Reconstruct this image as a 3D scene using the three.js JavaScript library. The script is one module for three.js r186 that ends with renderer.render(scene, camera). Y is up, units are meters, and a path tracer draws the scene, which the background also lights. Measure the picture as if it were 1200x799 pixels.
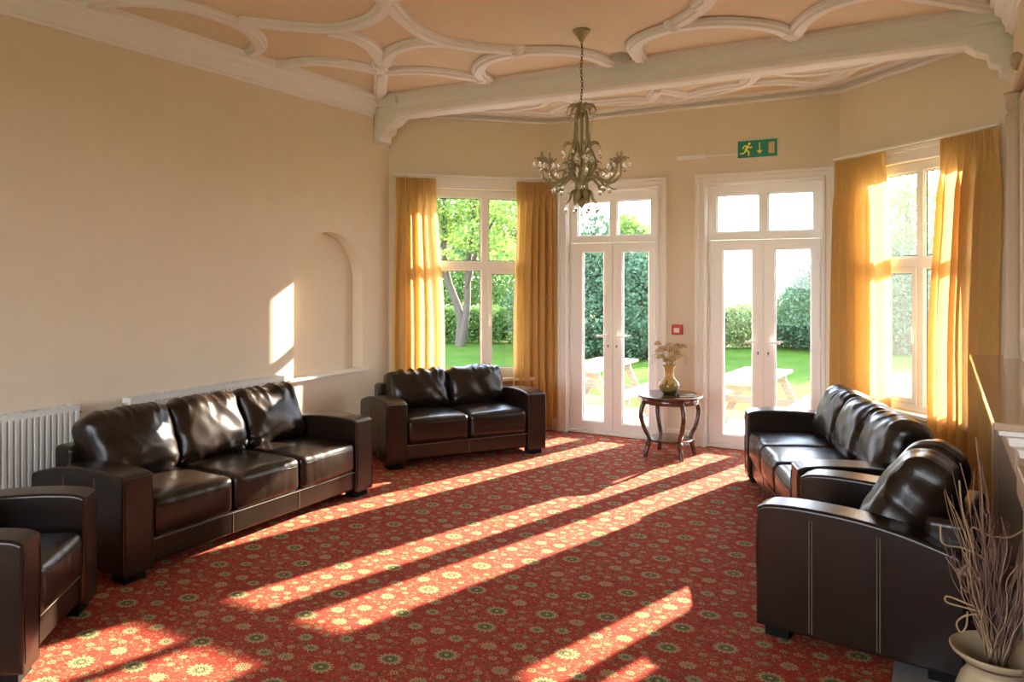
import * as THREE from 'three';
import { RoundedBoxGeometry } from 'three/addons/geometries/RoundedBoxGeometry.js';
import { mergeGeometries, mergeVertices } from 'three/addons/utils/BufferGeometryUtils.js';
import { ImprovedNoise } from 'three/addons/math/ImprovedNoise.js';

// Room coordinates: n across the room (right), s into the bay, h up.  World = (n, h, -s).
const P = (n, h, s) => new THREE.Vector3(n, h, -s);
const R = THREE.MathUtils.degToRad;
const scene = new THREE.Scene();
const renderer = new THREE.WebGLRenderer({ antialias: true });
renderer.toneMapping = THREE.LinearToneMapping;
renderer.toneMappingExposure = 2.15;
renderer.shadowMap.enabled = true;

// ---------------------------------------------------------------- camera
const FPX = 903;
const camera = new THREE.PerspectiveCamera(2 * Math.atan(399.5 / FPX) * 180 / Math.PI, 1200 / 799, 0.05, 2000);
camera.position.set(0, 1.65, 0);
camera.rotation.y = R(29.2);
camera.setViewOffset(1200, 799, 0, 76, 1200, 799);          // shifted lens: the horizon lies above the middle
camera.updateProjectionMatrix();
scene.add(camera);

// ---------------------------------------------------------------- sky and sun
const SKY = 5.6, SUN = 23;
{
  const w = 64, h = 128, d = new Float32Array(w * h * 4);
  for (let y = 0; y < h; y++) {
    const el = Math.max(0, ((y + 0.5) / h - 0.5) * Math.PI), t = Math.min(1, Math.sin(el) * 1.15), k = 1 - Math.pow(1 - t, 2);
    const c = [1.0 - 0.46 * k, 1.0 - 0.26 * k, 1.0 + 0.02 * k];
    for (let x = 0; x < w; x++) for (let i = 0; i < 4; i++) d[(y * w + x) * 4 + i] = i < 3 ? c[i] * SKY : 1;
  }
  const sky = new THREE.DataTexture(d, w, h, THREE.RGBAFormat, THREE.FloatType);
  sky.mapping = THREE.EquirectangularReflectionMapping; sky.magFilter = THREE.LinearFilter; sky.needsUpdate = true;
  scene.background = sky;
}
{
  const az = R(15.9), el = R(21.0), sun = new THREE.DirectionalLight(new THREE.Color().setRGB(1, 0.87, 0.68), SUN);
  sun.position.copy(P(Math.sin(az) * Math.cos(el) * 40 - 2, Math.sin(el) * 40, Math.cos(az) * Math.cos(el) * 40 + 4));
  sun.target.position.copy(P(-2, 0, 4));
  sun.castShadow = true; sun.shadow.radius = 1.4;
  Object.assign(sun.shadow.camera, { left: -22, right: 22, top: 22, bottom: -22, near: 1, far: 90 });
  sun.shadow.mapSize.set(4096, 4096);
  scene.add(sun, sun.target);
}

// ---------------------------------------------------------------- helpers
const noise = new ImprovedNoise();
function rng(seed) { let a = seed >>> 0; return () => { a = (a + 0x6D2B79F5) | 0; let t = Math.imul(a ^ (a >>> 15), 1 | a); t = (t + Math.imul(t ^ (t >>> 7), 61 | t)) ^ t; return ((t ^ (t >>> 14)) >>> 0) / 4294967296; }; }
const lerp = THREE.MathUtils.lerp, sm = THREE.MathUtils.smoothstep;
const fbm = (x, y, z, o = 3) => { let v = 0, a = 1, f = 1; for (let i = 0; i < o; i++) { v += a * noise.noise(x * f, y * f, z * f); a *= 0.5; f *= 2.03; } return v; };
const used = new Map();
function numbered(name) { const k = used.get(name) ?? 0; used.set(name, k + 1); return k ? `${name}_${String(k).padStart(3, '0')}` : name; }
function thing(name, label, category, group, kind) {
  const o = new THREE.Group(); o.name = numbered(name); o.userData = { label, category };
  if (group) o.userData.group = group; if (kind) o.userData.kind = kind;
  scene.add(o); return o;
}
function part(name, geo, mat, parent, label) { const m = new THREE.Mesh(geo, mat); m.name = name; if (label) m.userData.label = label; parent.add(m); return m; }
function solo(name, geo, mat, label, category, kind, group) {
  const m = new THREE.Mesh(geo, mat); m.name = numbered(name); m.userData = { label, category };
  if (kind) m.userData.kind = kind; if (group) m.userData.group = group; scene.add(m); return m;
}
function clean(g) {
  g = g.index ? g.toNonIndexed() : g;
  for (const k of Object.keys(g.attributes)) if (!['position', 'normal', 'uv'].includes(k)) g.deleteAttribute(k);
  if (!g.attributes.normal) g.computeVertexNormals();
  if (!g.attributes.uv) g.setAttribute('uv', new THREE.BufferAttribute(new Float32Array(g.attributes.position.count * 2), 2));
  g.clearGroups(); return g;
}
const merge = (...l) => mergeGeometries(l.flat().map(clean));
function boxUV(g) {                                            // uv in metres from the dominant axis
  g = clean(g); const p = g.attributes.position, n = g.attributes.normal, uv = g.attributes.uv;
  for (let i = 0; i < p.count; i += 3) {
    let ax = 0, ay = 0, az = 0; for (let k = 0; k < 3; k++) { ax += Math.abs(n.getX(i + k)); ay += Math.abs(n.getY(i + k)); az += Math.abs(n.getZ(i + k)); }
    for (let k = i; k < i + 3; k++) { const x = p.getX(k), y = p.getY(k), z = p.getZ(k); if (ay >= ax && ay >= az) uv.setXY(k, x, z); else if (ax >= az) uv.setXY(k, z, y); else uv.setXY(k, x, y); }
  }
  return g;
}
const box = (w, h, d, x = 0, y = 0, z = 0, r = 0) => boxUV((r ? new RoundedBoxGeometry(w, h, d, 3, r) : new THREE.BoxGeometry(w, h, d)).translate(x, y, z));
const span = (x0, x1, y0, y1, z0, z1, r = 0) => box(x1 - x0, y1 - y0, z1 - z0, (x0 + x1) / 2, (y0 + y1) / 2, (z0 + z1) / 2, r);
const V = (x, y, z) => new THREE.Vector3(x, y, z);
const tube = (pts, r, n = 16, k = 6) => new THREE.TubeGeometry(new THREE.CatmullRomCurve3(pts), n, r, k);
function taper(pts, r0, r1, n = 16, k = 6) {
  const c = new THREE.CatmullRomCurve3(pts), g = new THREE.TubeGeometry(c, n, 1, k), p = g.attributes.position;
  for (let i = 0; i <= n; i++) { const o = c.getPointAt(i / n), r = lerp(r0, r1, i / n); for (let j = 0; j <= k; j++) { const q = i * (k + 1) + j; p.setXYZ(q, o.x + (p.getX(q) - o.x) * r, o.y + (p.getY(q) - o.y) * r, o.z + (p.getZ(q) - o.z) * r); } }
  return g;
}
const lathe = (pts, k = 24) => new THREE.LatheGeometry(pts.map(([r, y]) => new THREE.Vector2(r, y)), k);
function shape(pts) { const s = new THREE.Shape(); pts.forEach(([x, y], i) => i ? s.lineTo(x, y) : s.moveTo(x, y)); s.closePath(); return s; }
function hole(x0, x1, y0, y1) { const p = new THREE.Path(); p.moveTo(x0, y0); p.lineTo(x0, y1); p.lineTo(x1, y1); p.lineTo(x1, y0); p.closePath(); return p; }
function plate(x0, x1, y0, y1, holes, depth, bevel = 0) {      // board with openings, front face at z = 0, going back
  const s = shape([[x0 + bevel, y0 + bevel], [x1 - bevel, y0 + bevel], [x1 - bevel, y1 - bevel], [x0 + bevel, y1 - bevel]]);
  for (const [a, b, c, d] of holes) s.holes.push(hole(a - bevel, b + bevel, c - bevel, d + bevel));
  return new THREE.ExtrudeGeometry(s, { depth: depth - 2 * bevel, bevelEnabled: bevel > 0, bevelSize: bevel, bevelThickness: bevel, bevelSegments: 1 }).translate(0, 0, -depth + bevel);
}
// sweep a profile [[offset to the right of the path, height], ...] along a path [[n, s], ...]
function sweep(path, profile, closed = false) {
  const pos = [], idx = [], N = path.length, K = profile.length;
  for (let i = 0; i < N; i++) {
    const a = path[closed ? (i + N - 1) % N : Math.max(0, i - 1)], b = path[i], c = path[closed ? (i + 1) % N : Math.min(N - 1, i + 1)];
    let d1 = [b[0] - a[0], b[1] - a[1]], d2 = [c[0] - b[0], c[1] - b[1]]; const l1 = Math.hypot(...d1), l2 = Math.hypot(...d2);
    d1 = l1 ? d1.map((v) => v / l1) : d2.map((v) => v / l2); d2 = l2 ? d2.map((v) => v / l2) : d1;
    let t = [d1[0] + d2[0], d1[1] + d2[1]]; const lt = Math.hypot(...t); t = t.map((v) => v / lt);
    const mit = 1 / Math.max(0.4, t[0] * d1[0] + t[1] * d1[1]), nr = [t[1] * mit, -t[0] * mit];
    for (const [o, h] of profile) pos.push(b[0] + nr[0] * o, h, -(b[1] + nr[1] * o));
  }
  for (let i = 0; i < (closed ? N : N - 1); i++) for (let k = 0; k < K - 1; k++) {
    const a = i * K + k, b = a + 1, c = ((i + 1) % N) * K + k, d = c + 1; idx.push(a, c, b, b, c, d);
  }
  if (!closed) for (let k = 1; k < K - 1; k++) { idx.push(0, k, k + 1); const q = (N - 1) * K; idx.push(q, q + k + 1, q + k); }
  const g = new THREE.BufferGeometry(); g.setAttribute('position', new THREE.Float32BufferAttribute(pos, 3)); g.setIndex(idx);
  const f = g.toNonIndexed(); f.computeVertexNormals(); return boxUV(f);
}
const spline = (pts, n = 28) => new THREE.CatmullRomCurve3(pts.map(([a, b]) => V(a, 0, b))).getSpacedPoints(n).map((p) => [p.x, p.z]);

// ---------------------------------------------------------------- textures and materials
function tex(w, h, fn, srgb, repeat) {
  const d = new Uint8Array(w * h * 4);
  for (let y = 0; y < h; y++) for (let x = 0; x < w; x++) { const c = fn(x / w, y / h); for (let i = 0; i < 3; i++) d[(y * w + x) * 4 + i] = Math.max(0, Math.min(255, Array.isArray(c) ? c[i] : c)); d[(y * w + x) * 4 + 3] = 255; }
  const t = new THREE.DataTexture(d, w, h); t.magFilter = THREE.LinearFilter; t.wrapS = t.wrapT = THREE.RepeatWrapping;
  if (srgb) t.colorSpace = THREE.SRGBColorSpace; if (repeat) t.repeat.set(repeat, repeat); t.needsUpdate = true; return t;
}
function tileNoise(cells, seed) {                              // value noise that repeats
  const r = rng(seed), g = Array.from({ length: cells * cells }, r);
  return (u, v) => { const x = u * cells, y = v * cells, x0 = Math.floor(x), y0 = Math.floor(y), fx = x - x0, fy = y - y0, s = (t) => t * t * (3 - 2 * t), q = (a, b) => g[((b % cells) + cells) % cells * cells + ((a % cells) + cells) % cells];
    return lerp(lerp(q(x0, y0), q(x0 + 1, y0), s(fx)), lerp(q(x0, y0 + 1), q(x0 + 1, y0 + 1), s(fx)), s(fy)); };
}
const layers = (list) => { const f = list.map(([c, s, a]) => [tileNoise(c, s), a]), t = list.reduce((q, l) => q + l[2], 0); return (u, v) => f.reduce((q, [n, a]) => q + a * n(u, v), 0) / t; };
const plasterN = layers([[4, 1, 1], [13, 2, 0.8], [47, 3, 0.5], [120, 4, 0.4]]);
const plasterMap = tex(256, 256, (u, v) => { const k = 246 + 9 * plasterN(u, v); return [k, k - 1, k - 2]; }, true, 0.5);
const plasterBump = tex(256, 256, (u, v) => 255 * plasterN(u, v), false, 0.8);
const grainN = layers([[24, 5, 1], [60, 6, 1], [128, 7, 0.7]]);
const leatherBump = tex(256, 256, (u, v) => 255 * grainN(u, v), false, 5);
const leatherTone = layers([[5, 8, 1], [17, 9, 0.6], [60, 19, 0.3]]);
const leatherMap = tex(256, 256, (u, v) => { const k = 188 + 66 * leatherTone(u, v); return [k, k * 0.985, k * 0.97]; }, true, 1.6);
const std = (c, roughness, o = {}) => new THREE.MeshPhysicalMaterial({ color: Array.isArray(c) ? new THREE.Color().setRGB(...c) : new THREE.Color(c), roughness, ...o });
const M = {
  wall: std([0.77, 0.67, 0.525], 0.85, { map: plasterMap, bumpMap: plasterBump, bumpScale: 0.0012 }),
  ceiling: std([0.75, 0.635, 0.47], 0.9, { map: plasterMap, bumpMap: plasterBump, bumpScale: 0.001 }),
  white: std([0.82, 0.79, 0.74], 0.55),
  plaster: std([0.81, 0.80, 0.79], 0.7, { bumpMap: plasterBump, bumpScale: 0.0008 }),
  upvc: std([0.84, 0.82, 0.78], 0.3),
  enamel: std([0.76, 0.74, 0.70], 0.35),
  leather: std([0.020, 0.0115, 0.0072], 0.27, { map: leatherMap, bumpMap: leatherBump, bumpScale: 0.0006, specularIntensity: 0.9 }),
  stitch: std([0.15, 0.105, 0.07], 0.7),
  foot: std([0.010, 0.009, 0.008], 0.9, { specularIntensity: 0.2 }),
  wood: null,
  steel: std([0.75, 0.74, 0.72], 0.25, { metalness: 0.9 }),
  gap: std([0.03, 0.03, 0.03], 0.8),
  glass: std([1, 1, 1], 0.0, { transmission: 1, thickness: 0, ior: 1.5 }),
  dirty: std([0.97, 0.98, 0.95], 0.17, { transmission: 1, thickness: 0, ior: 1.5, specularIntensity: 0.3 }),
  crystal: std([1, 1, 1], 0.0, { transmission: 1, thickness: 0.02, ior: 1.55 }),
  bulb: std([1, 0.99, 0.96], 0.05, { transmission: 1, thickness: 0, ior: 1.45 }),
  sage: std([0.36, 0.31, 0.165], 0.45, { metalness: 0.15 }),
  candle: std([0.45, 0.40, 0.24], 0.5),
};
const woodN = layers([[3, 31, 1], [9, 32, 0.5]]), woodF = tileNoise(90, 33);
M.wood = std([1, 1, 1], 0.22, { map: tex(256, 256, (u, v) => { const r = 0.5 + 0.5 * Math.sin(40 * v + 10 * woodN(u, v)), k = 0.6 + 0.3 * r + 0.2 * woodF(u * 0.2, v); return [92 * k, 58 * k, 38 * k]; }, true, 2), clearcoat: 0.4, clearcoatRoughness: 0.15 });
const bleached = std([1, 1, 1], 0.8, { map: tex(256, 256, (u, v) => { const k = 0.85 + 0.15 * woodF(u * 0.15, v) - 0.06 * woodN(u, v); return [156 * k, 140 * k, 118 * k]; }, true, 1) });
const clothN = tileNoise(128, 41), clothM = tileNoise(40, 42);
const curtainMat = std([0.86, 0.585, 0.23], 1, { transmission: 0.34, thickness: 0, specularIntensity: 0.1, map: tex(256, 256, (u, v) => { const k = 232 + 14 * clothN(u, v) + 9 * clothM(u, v * 0.25); return [k, k, k]; }, true, 3), bumpMap: tex(256, 256, (u, v) => 255 * clothN(u, v), false, 6), bumpScale: 0.0004 });

// carpet: woven red ground with rosettes, small flowers, leaves and vines; repeats every 1.3 m
const CARPET = 1.3;
function carpetTexture() {
  const S = 1536, cv = document.createElement('canvas'); cv.width = cv.height = S; const c = cv.getContext('2d'), r = rng(77), px = S / CARPET;
  c.fillStyle = '#9c3529'; c.fillRect(0, 0, S, S);
  for (let i = 0; i < 9000; i++) { const a = r(); c.fillStyle = a < 0.5 ? 'rgba(126,36,32,0.45)' : a < 0.75 ? 'rgba(176,66,46,0.4)' : 'rgba(92,34,30,0.4)'; c.fillRect(r() * S, r() * S, 3 + r() * 10, 3 + r() * 6); }
  for (let i = 0; i < 2600; i++) { const x = r() * S, y = r() * S, a = r() * 6.28, L = 10 + r() * 22, q = r(); c.strokeStyle = q < 0.4 ? 'rgba(84,40,30,0.8)' : q < 0.65 ? 'rgba(120,100,70,0.75)' : q < 0.85 ? 'rgba(164,100,66,0.75)' : 'rgba(66,58,38,0.8)'; c.lineWidth = 2 + r() * 4; c.lineCap = 'round'; c.beginPath(); c.arc(x, y, L, a, a + 0.5 + r() * 0.9); c.stroke(); }
  const wrap = (x, y, R, f) => { for (const ox of [-S, 0, S]) for (const oy of [-S, 0, S]) { const X = x + ox, Y = y + oy; if (X > -R && X < S + R && Y > -R && Y < S + R) { c.save(); c.translate(X, Y); c.scale(0.72, 0.6); f(); c.restore(); } } };
  const spots = [], put = (R, n, tries = 4000) => { const o = []; for (let t = 0; t < tries && o.length < n; t++) { const p = { x: r() * S, y: r() * S, R }; if (spots.every((q) => { let dx = Math.abs(p.x - q.x), dy = Math.abs(p.y - q.y); dx = Math.min(dx, S - dx); dy = Math.min(dy, S - dy); return Math.hypot(dx, dy) > p.R + q.R; })) { spots.push(p); o.push(p); } } return o; };
  const petals = (n, r0, r1, w, col) => { c.fillStyle = col; for (let i = 0; i < n; i++) { const a = i / n * 6.2832; c.beginPath(); c.ellipse(Math.cos(a) * (r0 + r1) / 2, Math.sin(a) * (r0 + r1) / 2, (r1 - r0) / 2, w, a, 0, 6.2832); c.fill(); } };
  const disc = (R, col) => { c.fillStyle = col; c.beginPath(); c.arc(0, 0, R, 0, 6.2832); c.fill(); };
  const big = put(0.088 * px, 15), mid = put(0.056 * px, 38), sml = put(0.029 * px, 120), tiny = put(0.0115 * px, 560, 16000);
  c.lineCap = 'round';
  const all = [...big, ...mid, ...sml];
  for (const p of all) for (let k = 0; k < 3; k++) {                                 // vines
    const a = r() * 6.28, L = (0.16 + 0.2 * r()) * px, b = a + (r() - 0.5) * 2.2;
    wrap(p.x, p.y, L * 2, () => { c.strokeStyle = 'rgba(150,104,68,0.8)'; c.lineWidth = 4; c.beginPath(); c.moveTo(0, 0); c.bezierCurveTo(Math.cos(a) * L * 0.6, Math.sin(a) * L * 0.6, Math.cos(b) * L * 0.8, Math.sin(b) * L * 0.8, Math.cos(b) * L, Math.sin(b) * L); c.stroke();
      for (let q = 1; q < 4; q++) { c.save(); c.rotate((a + b) / 2 + (q - 2) * 0.12); c.translate(L * q * 0.24, (q % 2 ? 1 : -1) * 9); c.rotate(q % 2 ? 0.7 : -0.7); c.fillStyle = q === 2 ? '#41412c' : '#a5815a'; c.beginPath(); c.ellipse(0, 0, 13, 5, 0, 0, 6.28); c.fill(); c.restore(); } });
  }
  for (const p of tiny) { const q = r(); wrap(p.x, p.y, 30, () => { petals(5, 2, 13, 5.5, q < 0.45 ? '#a9805a' : q < 0.75 ? '#a65a3c' : '#7d6a4c'); disc(4.5, q < 0.5 ? '#6b241c' : '#3f3a26'); }); }
  for (const p of sml) { const q = r(), a = r() * 6; wrap(p.x, p.y, 70, () => { c.rotate(a); petals(7, 6, 34, 10, q < 0.5 ? '#a88f68' : '#94774f'); petals(7, 3, 20, 6, q < 0.4 ? '#8d3526' : '#6d6a4b'); disc(8, '#b8a078'); }); }
  for (const p of mid) { const q = r(), a = r() * 6; wrap(p.x, p.y, 110, () => { c.rotate(a); petals(11, 20, 66, 11, q < 0.5 ? '#9c8b66' : '#a9966e'); petals(11, 14, 46, 7, q < 0.5 ? '#8f8a66' : '#a06a48'); disc(24, q < 0.5 ? '#77754f' : '#b5a278'); petals(8, 4, 20, 4, '#4b4a31'); disc(6, '#b8a67c'); }); }
  for (const p of big) { const a = r() * 6; wrap(p.x, p.y, 140, () => { c.rotate(a); petals(14, 50, 100, 13, '#a3895f'); disc(70, '#a8946c'); disc(58, '#4f5236'); petals(12, 26, 56, 7, '#7d7b52'); disc(34, '#2e3322'); petals(8, 8, 28, 6, '#8c8558'); disc(9, '#c7b27c'); }); }
  const t = new THREE.CanvasTexture(cv); t.colorSpace = THREE.SRGBColorSpace; t.wrapS = t.wrapT = THREE.RepeatWrapping; t.repeat.set(1 / CARPET, 1 / CARPET); t.magFilter = THREE.LinearFilter; return t;
}
const pileN = layers([[128, 51, 1], [60, 52, 0.5]]);
M.carpet = std([1, 1, 1], 0.95, { map: carpetTexture(), bumpMap: tex(256, 256, (u, v) => 255 * pileN(u, v), false, 4), bumpScale: 0.004, specularIntensity: 0.2, sheen: 0.15, sheenColor: new THREE.Color(0.6, 0.3, 0.2) });

// ---------------------------------------------------------------- room shell
const LW = -4.91, RW = 0.40, BS = 6.22, CS = 7.42, C1 = -3.71, C2 = -0.80, BACK = -2.6, H = 3.42, HB = 3.36;
const ring = [[LW, BACK], [LW, BS], [C1, CS], [C2, CS], [RW, BS], [RW, BACK]];
function flat(pts, y, thick) { return boxUV(new THREE.ExtrudeGeometry(shape(pts), { depth: thick, bevelEnabled: false }).rotateX(-Math.PI / 2).translate(0, y, 0)); }
const big = [[LW - 0.3, BACK - 0.3], [LW - 0.3, BS + 0.1], [C1 - 0.12, CS + 0.3], [C2 + 0.12, CS + 0.3], [RW + 0.3, BS + 0.1], [RW + 0.3, BACK - 0.3]];
solo('floor', flat(big.map(([n, s]) => [n, s]), -0.3, 0.3), M.carpet, 'red fitted carpet woven with cream and green flower rosettes', 'carpet', 'structure');
const ceiling = solo('ceiling', flat([[LW - 0.3, BACK - 0.3], [LW - 0.3, 6.12], [RW + 0.3, 6.12], [RW + 0.3, BACK - 0.3]], H, 0.3), M.ceiling, 'peach main ceiling with raised white strapwork', 'ceiling', 'structure');
const bayCeiling = solo('ceiling', flat([[LW - 0.3, 6.12], [LW - 0.3, 6.3], [C1 - 0.15, CS + 0.3], [C2 + 0.15, CS + 0.3], [RW + 0.3, 6.3], [RW + 0.3, 6.12]], HB, 0.36), M.ceiling, 'lower bay ceiling beyond the plaster beam', 'ceiling', 'structure');

// frame of a wall from a to b: local x along the wall, y up, z into the room
function frame(o, [an, as], [bn, bs]) { o.position.copy(P(an, 0, as)); o.rotation.y = Math.atan2(bs - as, bn - an); return o; }
function wallPanel(name, a, b, label, holes = [], ext = 0.12, extra, T = 0.22) {
  const L = Math.hypot(b[0] - a[0], b[1] - a[1]), s = shape([[-ext, -0.3], [L + ext, -0.3], [L + ext, H + 0.3], [-ext, H + 0.3]]);
  for (const q of holes) s.holes.push(hole(...q)); if (extra) s.holes.push(extra);
  const g = boxUV(new THREE.ExtrudeGeometry(s, { depth: T, bevelEnabled: false, curveSegments: 24 }).translate(0, 0, -T));
  return frame(solo(name, g, M.wall, label, 'wall', 'structure'), a, b);
}
const D1 = [-3.475, -2.485], D2 = [-2.0, -0.94], DH = 2.53;
const WINL = [0.30, 1.45, 0.58, 2.55], WINR = [0.25, 1.40, 0.58, 2.55];
const niche = new THREE.Path();
{ const u0 = 4.905 - BACK, u1 = 5.817 - BACK, r = (u1 - u0) / 2; niche.moveTo(u0, 0.755); niche.lineTo(u0, 1.6); niche.absarc((u0 + u1) / 2, 1.6, r, Math.PI, 0, true); niche.lineTo(u1, 0.755); niche.closePath(); }
const wallL = wallPanel('wall_left', ring[0], ring[1], 'long peach plaster wall with arched niche', [], 0.0, niche, 0.13);
part('niche_back', boxUV(span(7.3, 8.65, 0.5, 2.3, -0.30, -0.128)), M.wall, wallL);
part('niche_sill', merge(span(4.84 - BACK, 5.89 - BACK, 0.735, 0.757, -0.13, 0.035, 0.006)), M.white, wallL, 'white painted niche sill');
wallPanel('wall_bay_left', ring[1], ring[2], 'angled bay wall around the left window', [WINL], 0.12, null, 0.29);
const wallC = wallPanel('wall_bay_center', ring[2], ring[3], 'bay wall around the two glazed double doors', [[D1[0] - C1, D1[1] - C1, -0.001, DH], [D2[0] - C1, D2[1] - C1, -0.001, DH]]);
wallPanel('wall_bay_right', ring[3], ring[4], 'angled bay wall around the window behind the sofa', [WINR]);
wallPanel('wall_right', ring[4], ring[5], 'peach wall behind the fireplace', [], 0.0);
const WINB = [0.55, 4.75, 0.5, 2.95];
wallPanel('wall_back', ring[5], ring[0], 'wall behind the viewpoint with a wide window', [WINB], 0.25);

// plaster cornices, beam, skirting
const cornice = [[-0.006, 3.214], [0.016, 3.215], [0.022, 3.232], [0.04, 3.238], [0.045, 3.275], [0.062, 3.30], [0.068, 3.325], [0.10, 3.345], [0.108, 3.375], [0.135, 3.385], [0.14, 3.43], [0, 3.43]];
solo('trim_1', sweep([[LW, BACK], [LW, 5.96]], cornice), M.plaster, 'stepped white cornice above the long left wall', 'cornice', 'structure');
solo('trim_2', sweep([[RW, 5.96], [RW, BACK]], cornice), M.plaster, 'stepped white cornice above the fireplace wall', 'cornice', 'structure');
solo('trim_3', sweep([[LW, 6.11], [RW, 6.11]], [[0.19, 3.44], [0.19, 3.40], [0.155, 3.385], [0.145, 3.36], [0.145, 3.28], [0.125, 3.262], [0.12, 3.225], [0.095, 3.205], [0.06, 3.2], [-0.06, 3.2], [-0.10, 3.215], [-0.13, 3.25], [-0.13, 3.44]]), M.plaster, 'deep moulded plaster beam across the bay opening', 'beam', 'structure');
solo('trim_4', sweep([[LW, 6.2], ...ring.slice(1, 5), [RW, 6.2]], [[0, 3.275], [0.028, 3.278], [0.036, 3.292], [0.028, 3.305], [0.006, 3.308], [0.006, 3.332], [0.05, 3.338], [0.075, 3.37], [0, 3.37]]), M.plaster, 'thin bay cornice with a shadow groove', 'cornice', 'structure');
for (const [n, lab, k] of [[LW, 'white plaster corbel under the beam at the niche wall', 1], [RW, 'white plaster corbel under the beam at the fireplace wall', -1]]) {
  const g = thing('trim', lab, 'corbel', null, 'structure'); g.name = k > 0 ? 'trim_5' : 'trim_6';
  const s = shape([[0, 3.40], [0.27, 3.40], [0.27, 3.30], [0.25, 3.255], [0.255, 3.20], [0.2, 3.16], [0.13, 3.13], [0.115, 3.07], [0.06, 3.05], [0.05, 2.99], [0, 2.97]]);
  const e = new THREE.ExtrudeGeometry(s, { depth: 0.17, bevelEnabled: true, bevelSize: 0.012, bevelThickness: 0.012, bevelSegments: 2 }).translate(0, 0, -0.085);
  part('scroll', merge(e), M.plaster, g); part('cap', merge(span(0, 0.31, 3.31, 3.40, -0.17, 0.17, 0.01)), M.plaster, g);
  g.position.copy(P(n, 0, 6.09)); if (k < 0) g.rotation.y = Math.PI;
}
const skirt = [[0, 0], [0.018, 0], [0.018, 0.11], [0.012, 0.135], [0.004, 0.145], [0, 0.145]];
solo('baseboard_left', sweep([[LW, BACK], [LW, BS], [C1, CS], [D1[0] - 0.1, CS]], skirt), M.white, 'white skirting along the left wall and window bay', 'skirting', 'structure');
solo('baseboard_center', sweep([[D1[1] + 0.1, CS], [D2[0] - 0.1, CS]], skirt), M.white, 'short white skirting between the two doors', 'skirting', 'structure');
solo('baseboard_right', sweep([[C2, CS], [RW, BS], [RW, 5.2]], skirt), M.white, 'white skirting behind the long sofa by the window', 'skirting', 'structure');

// raised strapwork of the ceiling
const ribProfile = (y) => [[-0.062, y + 0.004], [-0.058, y - 0.022], [-0.036, y - 0.028], [-0.03, y - 0.045], [0.03, y - 0.045], [0.036, y - 0.028], [0.058, y - 0.022], [0.062, y + 0.004]];
const MID = -2.255;
const ribs = [
  [[-4.85, 2.99], [-4.536, 3.09], [-4.33, 3.28], [-4.26, 3.57], [-4.33, 3.9], [-4.56, 4.2], [-4.80, 4.32]],
  [[-4.22, 3.70], [-4.02, 3.93], [-3.76, 4.14], [-3.45, 4.14], [-3.2, 4.0], [-3.07, 3.86], [-2.98, 3.6]],
  [[-3.83, 4.16], [-3.77, 4.36], [-3.82, 4.62], [-4.03, 5.02]],
  [[-3.07, 3.86], [-3.2, 4.19], [-3.28, 4.6], [-3.16, 4.96], [-2.86, 5.26]],
  [[-4.03, 5.02], [-3.70, 4.77], [-3.38, 4.72], [-3.12, 4.96]],
  [[-4.81, 4.63], [-4.45, 4.70], [-4.27, 4.95], [-4.19, 5.22]],
  [[-4.19, 5.22], [-3.88, 5.34], [-3.68, 5.6], [-3.56, 5.92]],
  [[-4.05, 5.0], [-4.2, 5.22], [-4.45, 5.52], [-4.79, 5.93]],
  [[-3.56, 5.92], [-3.46, 5.6], [-3.18, 5.33], [-2.83, 5.28], [-2.50, 5.5], [-2.38, 5.92]],
];
const bosses = [[-4.03, 5.03], [-3.07, 3.86], [-3.55, 5.8], [-2.255, 5.82], [-2.88, 5.24], [-4.2, 5.22]];
for (const mir of [0, 1]) for (const back of [0, 1]) {
  const map = ([n, s]) => [mir ? 2 * MID - n : n, back ? 6.0 - s : s];
  ribs.forEach((r, i) => part('plaster_rib', sweep(spline(r.map(map)), ribProfile(H - 0.0011 * i - 0.0004 * mir - 0.0002 * back)), M.plaster, ceiling));
  for (const b of bosses) { const [n, s] = map(b); part('plaster_boss', merge(lathe([[0.001, -0.075], [0.03, -0.07], [0.045, -0.055], [0.05, -0.04], [0.075, -0.03], [0.08, 0]], 14).translate(n, H, -s)), M.plaster, ceiling); }
}
for (const r of [[[-4.3, 6.4], [-3.9, 6.75], [-3.45, 6.75], [-3.2, 6.4]], [[-3.2, 6.4], [-3.0, 6.9], [-2.5, 7.1], [-2.255, 6.75]], [[-3.55, 7.2], [-3.2, 6.95], [-2.7, 6.95], [-2.255, 7.2]], [[-3.9, 6.75], [-3.75, 7.05], [-3.4, 7.3]]])
  for (const mir of [0, 1]) part('plaster_rib', sweep(spline(r.map(([n, s]) => [mir ? 2 * MID - n : n, s])), ribProfile(HB - 0.0006 * r[0][1] - 0.0004 * r[0][0] - 0.0003 * mir)), M.plaster, bayCeiling);

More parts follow.
